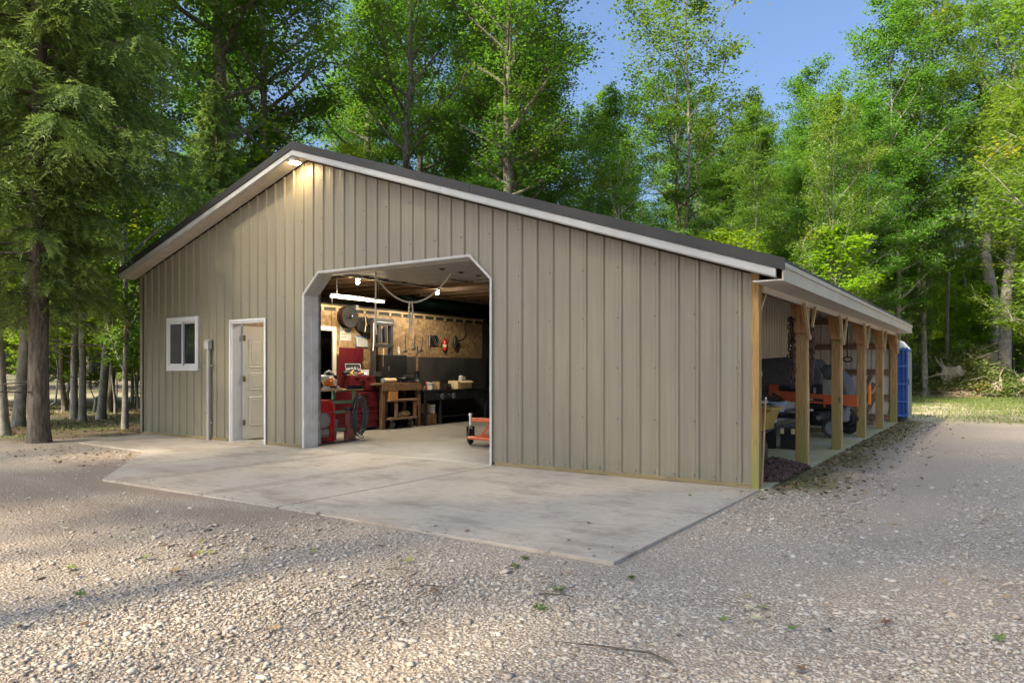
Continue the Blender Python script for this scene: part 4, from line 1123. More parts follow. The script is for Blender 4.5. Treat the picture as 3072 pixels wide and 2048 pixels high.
# green table with blower, hose, can, red machine
t = thing('green_table', 'green steel stand with a tan top just inside the wide door', 'table', (-7.98, 1.08, .004))
MB().box(-.34, .36, -.62, .58, .905, .93).build('top', 'plate', t, bevel=.004)
for x in (-.30, .26):
    for y in (-.5, .39): MB().box(x, x + .05, y, y + .05, 0, .904).build('leg', 'bench_green', t, bevel=.003)
for z in (.18, .50, .68):
    for x in (-.29, .27): MB().box(x, x + .03, -.449, .389, z, z + .05).build('rail', 'bench_green', t)
MB().box(.33, .345, .18, .56, .931, 1.0).build('edge_guard', 'dark_metal', t)
b = thing('leaf_blower', 'white and orange leaf blower standing on the green table', 'leaf blower', (-7.80, 1.0, .935))
MB().ball((0, 0, .13), (.095, .13, .10), 18, 12).build('engine_cover', 'orange', b, smooth=True)
MB().box(.02, .1, -.1, .04, .06, .17).build('front_shroud', 'orange', b, bevel=.025)
MB().ball((-.03, .02, .15), (.1, .155, .115), 18, 12).build('fan_case', 'cream_plastic', b, smooth=True)
MB().tube([(-.02, -.11, .18), (-.02, -.09, .30), (-.02, .0, .335), (-.02, .09, .30), (-.02, .16, .16)], [.022, .02, .02, .022, .026], 10).build('handle', 'cream_plastic', b, smooth=True)
MB().tube([(-.02, -.1, .2), (-.02, -.24, .21), (-.02, -.36, .2)], [.07, .055, .045], 14).build('nozzle', 'cream_plastic', b, smooth=True)
MB().tube([(-.02, -.33, .2), (-.02, -.5, .18)], [.05, .045], 14).build('blow_tube', 'black_plastic', b, smooth=True)
MB().lathe([(.0, .012), (.04, .011), (.042, 0)], (.095, .03, .12), 18, (1, 0, 0)).build('starter_badge', 'ink_white', b, smooth=True)
MB().box(-.03, .05, .07, .13, .18, .26).build('trigger', 'black_plastic', b, bevel=.012)
for y in (-.09, .13): MB().prism([(y - .05, 0), (y + .04, 0), (y + .01, .06), (y - .03, .06)], 'x', -.06, .09).build('foot', 'cream_plastic', b)
MB().box(.0, .085, -.09, .11, .03, .07).build('tank', 'black_plastic', b, bevel=.012)
sl = thing('screwdriver', 'yellow-handled screwdriver lying on the table by the blower', 'tool', (-7.68, 1.2, .946))
MB().cyl((0, -.1, 0), (0, 0, 0), .013, .011, 8).build('grip', 'yellow', sl, smooth=True); MB().cyl((0, 0, 0), (0, .11, -.002), .004, n=6).build('shank', 'chrome', sl)
h = thing('hose_coil', 'coiled dark grey air hose hanging from the corner of the green table', 'hose', (-7.6, 1.52, .8))
mb = MB()
rr = random.Random(3)
for k in range(9):
    w_ = .14 + .06 * rr.random(); hh = .27 + .09 * rr.random(); ph = rr.random() * .05; dx = -.03 + .012 * k
    mb.tube([(dx + .01 * math.sin(3 * a), ph - .02 + w_ * math.sin(a) * (1.0 if math.cos(a) < .3 else .75), -hh + hh * math.cos(a) * (1 if math.cos(a) > 0 else 1.05)) for a in np.linspace(0, 2 * math.pi, 26, endpoint=False)], .0105, 7, closed=True)
mb.build('loops', 'hose', h, smooth=True)
MB().tube([(.05, .03, -.68), (.07, .06, -.76), (.02, -.1, -.785), (.1, -.5, -.785), (.14, -.8, -.785), (.12, -1.0, -.7)], .0105, 7).build('tail', 'hose', h, smooth=True)
MB().tube([(-.03, 0, .06), (.03, 0, .04), (.03, .01, -.04)], .009, 6).build('hook', 'pink_red', h)
MB().tube([(.05, -.12, -.1), (.06, -.2, -.3)], .012, 8).build('coupler', 'chrome', h, smooth=True)
cn = bucket('waste_can', 'tall grey plastic waste can beside the green table', (-7.9, 1.13, .004), .085, .115, .37, 'grey_plastic', False)
MB().lathe([(.116, .33), (.124, .335), (.124, .372), (.116, .372)], (0, 0, 0), 24).build('rim', 'grey_plastic', cn, smooth=True)
ps = thing('red_stand', 'worn pinkish-red steel stand leg by the coiled hose', 'stand', (-7.66, 1.32, .004))
MB().box(-.06, .06, -.06, .06, .0, .22).box(-.04, .04, -.04, .04, .2, .55).build('pedestal', 'pink_red', ps, bevel=.006)
MB().lathe([(.05, .55), (.09, .56), (.09, .6), (0, .6)], (0, 0, 0), 16).build('head', 'dark_metal', ps, smooth=True)
rm = thing('red_machine', 'bright red rounded machine with grey disc at the left door jamb', 'machine', (-7.56, .62, .004))
prof = [(-.28, 0), (.27, 0), (.27, .62)] + [(.12 + .15 * math.cos(a), .62 + .15 * math.sin(a)) for a in np.linspace(.2, math.pi / 2, 6)] + [(-.28, .77)]
MB().prism(prof, 'x', -.16, .0).build('housing', 'bright_red', rm, bevel=.02)
MB().tube([(.012, u, w_) for u, w_ in [(-.26, .04), (.24, .04), (.245, .6)] + [(.11 + .13 * math.cos(a), .61 + .13 * math.sin(a)) for a in np.linspace(.2, math.pi / 2, 5)] + [(-.26, .74)]], .022, 8).build('rim', 'bright_red', rm, smooth=True)
MB().lathe([(.135, 0), (.14, .02), (.12, .035), (.03, .04)], (.0, .02, .40), 28, (1, 0, 0)).build('disc', pm('dull_grey', (.32, .32, .29), .5), rm, smooth=True)
MB().box(.0, .06, -.16, .1, .15, .26).box(.0, .08, -.12, .08, .12, .149).build('motor', 'galv', rm, bevel=.008)
MB().tube([(.01, .16, .55), (.09, .16, .55)], .012, 8).tube([(.03, .12, .55), (.03, .26, .55)], .009, 8).build('latch', 'chrome', rm)
MB().box(.005, .05, .12, .2, .17, .27).build('switch_box', 'bright_red', rm, bevel=.008)
# drill press behind the doorway
dp = thing('drill_press', 'dark red drill press seen through the white doorway', 'drill press', (-10.1, 2.35, .004))
MB().cyl((0, 0, 0), (0, 0, 1.7), .045).build('column', 'galv', dp, smooth=True)
MB().box(-.18, .2, -.16, .16, 0, .08).build('base', 'dark_metal', dp, bevel=.01)
MB().box(-.15, .2, -.14, .14, 1.25, 1.55).build('head', 'red_paint', dp, bevel=.03)
MB().cyl((.1, 0, 1.05), (.1, 0, 1.25), .03).build('quill', 'chrome', dp, smooth=True)
MB().box(-.05, .3, -.15, .15, .85, .89).build('table', 'dark_metal', dp)
MB().box(-.12, .12, -.09, .09, 1.56, 1.72).build('motor', 'black_plastic', dp, bevel=.02)
rs = thing('storage_shelf', 'grey metal shelf of dark boxes beyond the white doorway', 'shelf', (-11.9, 2.4, .004))
for z in (.1, .7, 1.3, 1.9): MB().box(0, .45, -1.0, 1.2, z, z + .03).build('shelf_board', 'galv', rs)
for x in (.0, .42):
    for y in (-1.0, 1.17): MB().box(x, x + .03, y, y + .03, 0, 2.0).build('upright', 'galv', rs)
for k, (y, z) in enumerate(((-.6, .73), (-.1, .73), (.4, .73), (-.5, 1.33), (.2, 1.33), (.7, 1.33), (0, .13))):
    MB().box(.05, .4, y, y + .36, z, z + .3).build('storage_box', ('black_plastic', 'kraft', 'grey_plastic')[k % 3], rs)
# mower deck by the right jamb
md = thing('mower_deck', 'orange mower deck with a front caster wheel by the right door jamb', 'mower deck', (-5.33, 1.95, .004))
MB().lathe([(.0, -.035), (.07, -.035), (.12, -.03), (.14, -.012), (.14, .012), (.12, .03), (.07, .035), (0, .035)], (0, 0, .14), 26, (1, .35, 0)).build('tyre', 'rubber', md, smooth=True)
MB().lathe([(.06, -.037), (.02, -.045), (.0, -.045)], (0, 0, .14), 18, (1, .35, 0)).lathe([(.06, .037), (.02, .045), (.0, .045)], (0, 0, .14), 18, (1, .35, 0)).build('rim', 'galv', md, smooth=True)
MB().bar((-.05, -.02, .14), (-.05, -.02, .31), .012, .05).bar((.05, .02, .14), (.05, .02, .31), .012, .05).box(-.06, .06, -.04, .04, .30, .32).build('fork', 'dark_metal', md)
MB().cyl((0, 0, .32), (0, 0, .50), .022).cyl((0, 0, .50), (0, 0, .54), .035, .028).build('spindle', 'white_plastic', md, smooth=True)
MB().bar((.02, 0, .43), (1.5, .1, .44), .05, .07).build('arm', 'deck_orange', md, bevel=.008)
MB().prism([(.15, -.3), (1.7, -.35), (1.7, .75), (.35, .75), (.12, .2)], 'z', .12, .17).build('deck', 'deck_orange', md, bevel=.02)
MB().bar((.30, -.1, .16), (.46, .0, .42), .03, .04).bar((.75, -.1, .16), (.75, .05, .42), .03, .04).build('strut', 'deck_orange', md)

# ------------------------------------------------------------------ shed contents
v = thing('leaf_vacuum', 'black hopper leaf vacuum on an orange frame parked across the shed', 'leaf vacuum', (-.9, 6.9, .0))
M['hopper'] = pm('hopper_black', (.085, .085, .088), .5, var=.2, dirt=(.09, .085, .08), dirt_amt=.4)
MB().prism([(-1.25, .75), (-.98, .55), (-.3, .72), (.32, .74), (.34, 1.22), (.12, 1.50), (-.3, 1.55), (-1.0, 1.50), (-1.25, 1.42)], 'y', -.1, 1.0).build('hopper', 'hopper', v, bevel=.03)
MB().prism([(-.86, .86), (.27, .86), (.30, 1.2), (.08, 1.42), (-.3, 1.46), (-.86, 1.4)], 'y', -.125, -.1005).build('hopper_plate', 'hopper', v, bevel=.008)
for (x, z) in ((-.78, 1.31), (-.80, 1.26), (-.46, 1.30), (.0, 1.25), (.24, 1.25), (.28, 1.2)): MB().lathe([(.012, 0), (.008, .01)], (x, -.126, z), 8, (0, -1, 0)).build('bolt', 'chrome', v)
MB().box(-.81, -.79, -.14, -.1255, 1.16, 1.26).build('latch', 'chrome', v)
MB().prism([(-.66, .99), (-.62, 1.02), (-.5, 1.0), (-.24, .87), (.36, .82), (.95, .82), (.95, .61), (.36, .64), (-.24, .67), (-.50, .74), (-.66, .79)], 'y', -.20, -.13).build('frame_rail', 'deck_orange', v, bevel=.008)
MB().prism([(-.60, .80), (-.36, .71), (-.42, .76), (-.58, .85)], 'y', -.206, -.2005).build('rail_decal', 'black_plastic', v)
MB().prism([(-.13, .765), (.36, .735), (.36, .685), (-.13, .71)], 'y', -.206, -.2005).build('rail_decal', 'black_plastic', v)
text_mb('PRO FORCE', .045, (.07, -.2075, .715), Vector((1, 0, -.05)), (0, 0, 1), stretch=.9).build('lettering', 'ink_white', v)
MB().box(.36, .38, -.21, -.12, .58, .84).build('frame_joint', 'deck_orange', v)
MB().box(1.02, 1.07, .55, .6, .62, 1.0).build('rear_flag', 'orange', v, bevel=.01)
MB().tube([(-.45, -.19, .93), (.1, -.19, .90)], .05, 12).build('rail_roll', 'black_plastic', v, smooth=True)
MB().box(.16, .34, -.19, -.13, .8, 1.02).build('control_panel', 'black_plastic', v, bevel=.01)
text_mb('EZ3', .06, (.22, -.1915, .90), (0, 0, 1), (-1, 0, 0)).build('lettering', 'ink_white', v)
for x in (.22, .31): MB().lathe([(.014, 0), (.008, .012)], (x, -.1905, .83), 8, (0, -1, 0)).build('bolt', 'chrome', v)
el = [(.42 + .30 * math.sin(a), .05, .83 + .42 * math.cos(a)) for a in np.linspace(-.25, math.pi / 2, 12)] + [(.73, .05, .72)]
MB().tube(el, [.15] * 13, 18).build('discharge_elbow', 'hopper', v, smooth=True)
MB().lathe([(.0, -.06), (.10, -.06), (.165, -.05), (.19, -.02), (.19, .02), (.165, .05), (.10, .06), (0, .06)], (.52, -.22, .2), 28, (0, 1, 0)).build('tyre', 'rubber', v, smooth=True)
MB().lathe([(.12, -.062), (.10, -.045), (.03, -.05), (.0, -.052)], (.52, -.22, .2), 22, (0, 1, 0)).build('rim', 'galv', v, smooth=True)
MB().lathe([(.0, -.06), (.10, -.06), (.165, -.05), (.19, -.02), (.19, .02), (.165, .05), (.10, .06), (0, .06)], (.62, .9, .2), 28, (0, 1, 0)).build('tyre', 'rubber', v, smooth=True)
MB().box(.05, .45, -.1, .4, .22, .52).build('engine_block', 'black_plastic', v, bevel=.03)
MB().lathe([(.15, 0), (.16, .03), (.12, .08), (.05, .09), (.04, .1), (0, .1)], (.27, -.1, .38), 24, (0, -1, 0)).build('recoil_starter', 'black_plastic', v, smooth=True)
MB().lathe([(.05, 0), (.045, .012), (0, .014)], (.27, -.2, .38), 14, (0, -1, 0)).build('starter_hub', 'galv', v, smooth=True)
MB().box(.0, .5, -.1, .35, .53, .66).build('fuel_tank', 'black_plastic', v, bevel=.03)
MB().box(.05, .16, -.115, -.1005, .5, .535).build('label_plate', 'ink_white', v)
MB().box(.45, .75, .0, .3, .3, .6).build('blower_housing', 'grey_plastic', v, bevel=.04)
MB().tube([(.8, -.05, .55), (.86, -.05, .5), (.85, -.05, .3), (.78, -.05, .26)], .022, 8).build('hose_loop', 'rubber', v, smooth=True)
MB().box(-1.1, .9, .2, .28, .32, .4).box(-1.1, .9, .7, .78, .32, .4).build('chassis', 'dark_metal', v)
for x in (-1.0,): MB().box(x, x + .06, .1, .9, 0, .32).build('parking_stand', 'dark_metal', v)
# tongue / ramps seen below
rp_ = thing('trailer_tongue', 'dark steel tongue bar sloping up behind the black tool tote', 'bar', (-1.05, 4.6, .0))
MB().bar((0, 0, .28), (.62, .3, .42), .05, .07).bar((.05, .1, .54), (.6, .3, .66), .05, .06).build('bar', 'dark_metal', rp_)
MB().box(-.08, .0, -.05, .05, 0, .3).build('jack_foot', 'dark_metal', rp_)
tt = thing('tool_tote', 'black plastic tool tote with beige latches on the shed floor', 'tool box', (-.62, 4.42, .0))
MB().box(-.12, .14, -.16, .16, 0, .29).build('body', 'black_plastic', tt, bevel=.012)
MB().box(-.13, .15, -.17, .17, .291, .33).build('lid', 'black_plastic', tt, bevel=.01)
for x in (-.085, .085): MB().box(x - .03, x + .03, -.185, -.171, .25, .34).build('latch', 'tan', tt, bevel=.004)
MB().box(-.06, .06, -.171, -.161, .08, .10).build('ridge', 'black_plastic', tt)
bucket('blue_tub', 'pale blue-grey tub on the stack beside the yellow barrow', (-.83, 4.45, .60), .10, .15, .15, pm('tub_blue', (.30, .38, .46), .45), False)
wb = bucket('white_drum', 'tall white and green container beside the blue tub', (-1.05, 4.4, .57), .075, .078, .2, 'white_plastic', False)
MB().lathe([(.0795, .03), (.0795, .16)], (0, 0, 0), 24).build('label_band', pm('olive_label', (.10, .12, .07), .6), wb, smooth=True)
pk = thing('stacked_lids', 'stack of white plastic lids under the blue tub', 'lids', (-.93, 4.3, .37))
for k in range(6): MB().lathe([(0, 0), (.12 - .006 * (k % 3), 0), (.125 - .006 * (k % 3), .02), (.0, .024)], (.01 * (k % 2), 0, .055 + k * .027), 22).build('lid', 'white_plastic', pk, smooth=True)
MB().box(-.1, .1, -.08, .08, -.37, .053).build('support_box', 'black_plastic', pk)
MB().tube([(.02, -.1, .05), (.12, -.12, -.02), (.02, -.14, -.04), (-.05, -.12, .0)], .008, 6).build('wire', 'white_plastic', pk, smooth=True)
wbr = thing('wheelbarrow', 'yellow wheelbarrow tipped up behind the front corner post', 'wheelbarrow', (-.42, 1.55, .0))
MB().prism([(-.30, .77), (.24, .77), (.14, .50), (-.18, .52)], 'y', -.05, .45).build('tray', 'yellow', wbr, bevel=.02)
MB().box(-.34, .27, -.08, .49, .771, .80).build('tray_rim', 'yellow', wbr, bevel=.01)
for s in (-.1, .1): MB().tube([(s, -.35, .05), (s, .1, .46), (s, .6, .5)], .018, 8).build('handle', 'dark_metal', wbr, smooth=True)
MB().lathe([(.0, -.04), (.1, -.04), (.17, -.03), (.18, 0), (.17, .03), (.1, .04), (0, .04)], (0, .45, .18), 22, (1, 0, 0)).build('wheel', 'rubber', wbr, smooth=True)
pl = thing('wooden_pole', 'thin reddish wooden handle leaning behind the corner post', 'pole', (.065, .17, -.02))
MB().tube([(0, 0, .0), (.003, .07, .5), (.006, .14, .985)], [.013, .013, .011], 8).build('shaft', pm('pole_wood', (.55, .31, .17), .6), pl, smooth=True)
MB().ball((.006, .141, .99), .014).build('end_knob', 'white_plastic', pl, smooth=True)
# rusty chain: heap on the slab and loops hung on the first post
M['rust'] = tintmat('rusty_chain', [(.035, .02, .015), (.075, .04, .03), (.12, .065, .045), (.05, .035, .035)], .8, 60)
def link_arrays(c, d, n, r=.011, ln=.03, wd=.019):
    """one oval chain link around centre c: long axis d, plane normal n"""
    d, n = Vector(d).normalized(), Vector(n); n = (n - d * n.dot(d)).normalized(); s = d.cross(n)
    ring = []
    for k in range(8):
        a = 2 * math.pi * k / 8; p = Vector(c) + d * (ln * math.cos(a)) + s * (wd * math.sin(a)); o = (d * math.cos(a) * wd + s * math.sin(a) * ln).normalized()
        for j in range(4):
            b_ = 2 * math.pi * j / 4 + .785
            ring.append(p + (o * math.cos(b_) + n * math.sin(b_)) * r)
    return ring
LF = [(k * 4 + j, k * 4 + (j + 1) % 4, ((k + 1) % 8) * 4 + (j + 1) % 4, ((k + 1) % 8) * 4 + j) for k in range(8) for j in range(4)]
def chain_mesh(name, links):
    vv = []; ff = []; ti = []
    for i, (c, d, n) in enumerate(links):
        o = len(vv); vv += [tuple(p) for p in link_arrays(c, d, n)]; ff += [tuple(o + q for q in f) for f in LF]; ti += [rr.random()] * len(LF)
    return np_mesh(name, np.array(vv), np.array(ff), 'rust', {'tint': ti}, True)
lk = []
for k in range(1500):
    y = .5 + 1.55 * rr.random(); xx = -.45 + .62 * rr.random()
    hmax = .16 * max(0, 1 - abs((y - 1.35) / .85) ** 1.6) * max(0, 1 - abs((xx + .15) / .36) ** 2)
    if hmax < .01: continue
    lk.append(((xx, y, .012 + hmax * rr.random() ** .45), (rr.gauss(0, 1), rr.gauss(0, 1), rr.gauss(0, .5)), (rr.gauss(0, 1), rr.gauss(0, 1), rr.gauss(0, 1))))
cp = thing('chain_heap', 'heap of rusty chain piled on the slab behind the corner post', 'chain')
tag(link_mesh('links', chain_mesh('chain_links', lk), cp), kind='stuff')
MB().ball((-.15, 1.3, -.03), (.24, .5, .11), 14, 8, .2, 2).build('core', 'rust', cp, smooth=True)
def hung(name, label, x, y, z0, z1, strands):
    t = thing(name, label, 'chain', (x, y, 0)); L = []
    for s in range(strands):
        ox, oy = rr.gauss(0, .02), rr.gauss(0, .02); z = z1 - rr.random() * .05; zb = z0 + rr.random() * .35; k = 0
        while z > zb:
            L.append(((ox + rr.gauss(0, .006), oy + rr.gauss(0, .006), z), (rr.gauss(0, .12), rr.gauss(0, .12), 1), (1, 0, 0) if k % 2 else (0, 1, 0))); z -= .05; k += 1
    tag(link_mesh('links', chain_mesh('hung_links', L), t), kind='stuff')
    MB().cyl((0, .04, z1), (0, -.05, z1 + .01), .01, n=6).build('spike', 'rust', t)
hung('hung_chain', 'rusty chain bundle hung at the shed side of the first post', -.075, 2.2, .95, 1.98, 5)
hung('hung_chain', 'rusty chain strands hung at the yard side of the first post', .135, 2.33, 1.05, 1.86, 4)
# things on the shed end wall and floor
rg_ = thing('hanging_rod', 'dark rod with an oval ring hanging before the shed end wall', 'rod', (-.98, 12.0, 1.5))
MB().tube([(0, 0, .12), (0, 0, .9)], .016, 6).build('rod', 'dark_metal', rg_)
MB().tube([(.10 * math.cos(a), 0, .06 + .06 * math.sin(a)) for a in np.linspace(0, 2 * math.pi, 18, endpoint=False)], .018, 8, closed=True).build('ring', 'dark_metal', rg_, smooth=True)
for k, lab in enumerate(('tallest dark board leaning on the shed end wall', 'middle dark board leaning on the shed end wall', 'lowest dark board leaning on the shed end wall')):
    o = thing('leaning_board', lab, 'board', (-.85 + k * .13, 11.45 + .06 * k, .0), group='boards leaning on the shed end wall')
    MB().bar((0, 0, .01), (.40 - .06 * k, .55 - .05 * k, 1.15 - .2 * k), .03, .09, (1, 0, 0)).build('plank', 'girt', o)
    MB().bar((.395 - .06 * k, .545 - .05 * k, 1.15 - .2 * k), (.40 - .06 * k, .55 - .05 * k, 1.165 - .2 * k), .028, .086, (1, 0, 0)).build('end_grain', 'bench_wood', o)
o = thing('floor_timber', 'dark timber beam lying on the shed floor past the third post', 'timber', (-.3, 9.15, .0))
MB().box(-.55, .3, -.05, .05, .11, .18).build('beam', 'girt', o); MB().box(-.12, .05, -.1, .08, 0, .109).build('block', 'dark_metal', o)
o = thing('pale_timber', 'pale timber lying on the shed floor under the engine', 'timber', (-1.0, 8.1, .0))
MB().box(-.55, .25, -.06, .06, 0, .09).build('beam', 'plate', o); MB().box(-.4, -.2, -.08, .08, .091, .15).build('block', 'cart_wood', o)
# blue portable toilet behind the shed
M['toilet_blue'] = pm('toilet_blue', (.012, .075, .32), .4, var=.12, dirt=(.05, .12, .3), dirt_amt=.3)
pt = thing('portable_toilet', 'blue plastic portable toilet standing behind the far end of the shed', 'portable toilet', (-.30, 13.4, -.04))
MB().box(-.55, .55, -.55, .55, .12, 1.86).build('cabin', 'toilet_blue', pt, bevel=.03)
M['rib_blue'] = pm('rib_blue', (.04, .15, .45), .4, var=.1)
for z in (.14, .5, .95, 1.4, 1.83): MB().box(-.58, .57, -.60, .57, z, z + .045).build('rib', 'rib_blue', pt, bevel=.006)
for x in (.46, .54): MB().box(x, x + .05, -.59, -.551, .12, 1.9).build('corner_rib', 'toilet_blue', pt, bevel=.008)
MB().box(.551, .585, -.45, .45, .15, 1.8).build('door', 'grey_plastic', pt, bevel=.01)
MB().box(.586, .60, -.40, -.34, .95, 1.1).build('handle', 'black_plastic', pt)
MB().prism([(-.55, 1.865), (.57, 1.865), (.40, 2.08), (.2, 2.16), (-.2, 2.16), (-.42, 2.05)], 'y', -.56, .56).build('roof', 'white_plastic', pt, bevel=.03)
for x in (-.45, .3): MB().box(x, x + .15, -.6, .6, 0, .119).build('skid', 'black_plastic', pt)
# ------------------------------------------------------------------ vegetation
rng = np.random.default_rng(11)
M['bark_maple'] = bark('maple_bark', (.10, .085, .07), (.22, .195, .165), lichen=(.26, .25, .20))
M['bark_grey'] = bark('beech_bark', (.17, .16, .145), (.33, .31, .28), (5, 5, 3), lichen=(.20, .21, .14))
M['bark_spruce'] = bark('spruce_bark', (.065, .052, .042), (.165, .135, .11), (16, 16, 3))
M['leaf_maple'] = leafmat('maple_leaf', (.062, .155, .028), (.165, .31, .055), (.36, .26, .04), autumn_at=(.985, 1.02))
M['leaf_edge'] = leafmat('edge_leaf', (.080, .185, .03), (.20, .345, .06), (.40, .34, .05), autumn_at=(.94, 1.03))
M['leaf_young'] = leafmat('young_leaf', (.13, .25, .028), (.27, .40, .055), None, trans=.55)
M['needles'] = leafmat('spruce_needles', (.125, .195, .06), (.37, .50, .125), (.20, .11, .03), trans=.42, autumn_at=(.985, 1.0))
M['leaf_weed'] = leafmat('weed_leaf', (.10, .16, .045), (.23, .29, .09), (.45, .38, .12), trans=.4, autumn_at=(.9, 1.))

def leaves_np(cent, size, flat, clump, tint, down=0.):
    """kite-shaped folded leaves at cent (n,3)"""
    n = len(cent)
    nz = rng.normal(0, flat, (n, 3)); nz[:, 2] = np.abs(nz[:, 2]) * .3 + 1
    nz /= np.linalg.norm(nz, axis=1)[:, None]
    a = rng.uniform(0, 2 * np.pi, n); d = np.stack([np.cos(a), np.sin(a), rng.normal(-down, .3, n)], -1)
    d -= nz * (d * nz).sum(1)[:, None]; d /= np.linalg.norm(d, axis=1)[:, None]
    s = np.cross(nz, d); L = (size * rng.uniform(.65, 1.3, n))[:, None]
    v = np.stack([cent - d * L * .5, cent + s * L * .46 - d * L * .05 + nz * L * .10, cent + d * L * .55, cent - s * L * .46 - d * L * .05 + nz * L * .10], 1).reshape(-1, 3)
    f = np.arange(4 * n).reshape(n, 4)
    return v, f

def broadleaf(name, seed, H, cb, spread, r0, nleaf, leaf, bark_m, leaf_m, flat=.45, nl=26, fork=None, lean=0., crown_pow=.7, gap=.0):
    """tall woodland tree: tapered trunk, limbs, twigs and layered leaf sprays"""
    rg = random.Random(seed)
    root = thing(name, 'tree', 'tree')
    mb = MB(); path = []
    wx = wy = 0
    for i in range(12):
        t = i / 11; wx += rg.gauss(0, .06) + lean * .1; wy += rg.gauss(0, .06)
        path.append((wx * (t > 0), wy * (t > 0), H * .97 * t))
    rad = [r0 * (1.25 if i == 0 else 1) * (1 - .93 * (i / 11) ** 1.1) for i in range(12)]
    mb.tube([(path[0][0], path[0][1], -.25)] + [path[0]] + [(path[0][0] * .8 + path[1][0] * .2, path[0][1] * .8 + path[1][1] * .2, .35)] + path[1:], [r0 * 1.5, r0 * 1.35, r0 * 1.05] + rad[1:], 10)
    def tp(t):
        k = min(10, int(t * 11)); u = t * 11 - k
        return Vector(path[k]).lerp(Vector(path[k + 1]), u), rad[k] * (1 - u) + rad[k + 1] * u
    cent = []; clump = []; wts = []
    segs = []
    stems = [(cb, 0., 1.0)]
    for i in range(nl):
        u = (i + rg.random() * .8) / nl; t = cb + (.985 - cb) * u
        az = i * 2.4 + rg.random() * 1.1
        prof = max(.12, math.sin(math.pi * (.14 + .80 * u)) ** crown_pow)
        ln = spread * prof * rg.uniform(.7, 1.2)
        el = R(rg.uniform(8, 30)) + u * R(38)
        p, r = tp(t); pts = [p]; d = Vector((math.cos(az) * math.cos(el), math.sin(az) * math.cos(el), math.sin(el)))
        for k in range(6):
            d = (d + Vector((rg.gauss(0, .13), rg.gauss(0, .13), .05))).normalized(); pts.append(pts[-1] + d * ln / 6)
        rb = min(r * .6, .02 + .018 * ln)
        mb.tube(pts, [rb * (1 - .14 * k) for k in range(7)], 5)
        for q in range(10):
            k = rg.uniform(1.2, 5.9); j = int(k); b0 = pts[j].lerp(pts[j + 1], k - j)
            sd_ = Vector((rg.gauss(0, 1), rg.gauss(0, 1), rg.gauss(.15, .35))).normalized(); dd = (d * .6 + sd_).normalized()
            l2 = ln * rg.uniform(.18, .42) * (1.1 - .08 * k); b1 = b0 + dd * l2
            mb.tube([b0, b0.lerp(b1, .5) + Vector((0, 0, .04)), b1], [rb * .35, rb * .25, rb * .08], 4, cap=False)
            if rg.random() < gap: continue
            segs.append((b0.lerp(b1, .25), b1, l2, rg.random()))
        segs.append((pts[4], pts[6], ln * .3, rg.random()))
    top = Vector(path[-1]); segs.append((top - Vector((0, 0, 1.2)), top + Vector((0, 0, .5)), .7, rg.random()))
    A = np.array([s[0] for s in segs]); B = np.array([s[1] for s in segs]); Lw = np.array([s[2] for s in segs]) + .25; CL = np.array([s[3] for s in segs])
    w = Lw ** 1.3; pick = rng.choice(len(segs), nleaf, p=w / w.sum()); u = rng.uniform(0, 1.12, nleaf)[:, None]
    c = A[pick] * (1 - u) + B[pick] * u
    sg_ = (Lw[pick] * .27)[:, None]
    c = c + rng.normal(0, 1, (nleaf, 3)) * sg_ * np.array([1, 1, .30]) + np.array([0, 0, -.03])
    cl = CL[pick]; ti = np.clip(rng.normal(.42, .11, nleaf) + (cl - .5) * .45, 0, 1)
    v_, f_ = leaves_np(c, leaf, flat, cl, ti, .15)
    mb.build('trunk', bark_m, root, smooth=True)
    link_mesh('crown', np_mesh(name + '_crown', v_, f_, leaf_m, {'tint': ti, 'clump': cl}), root)
    return root

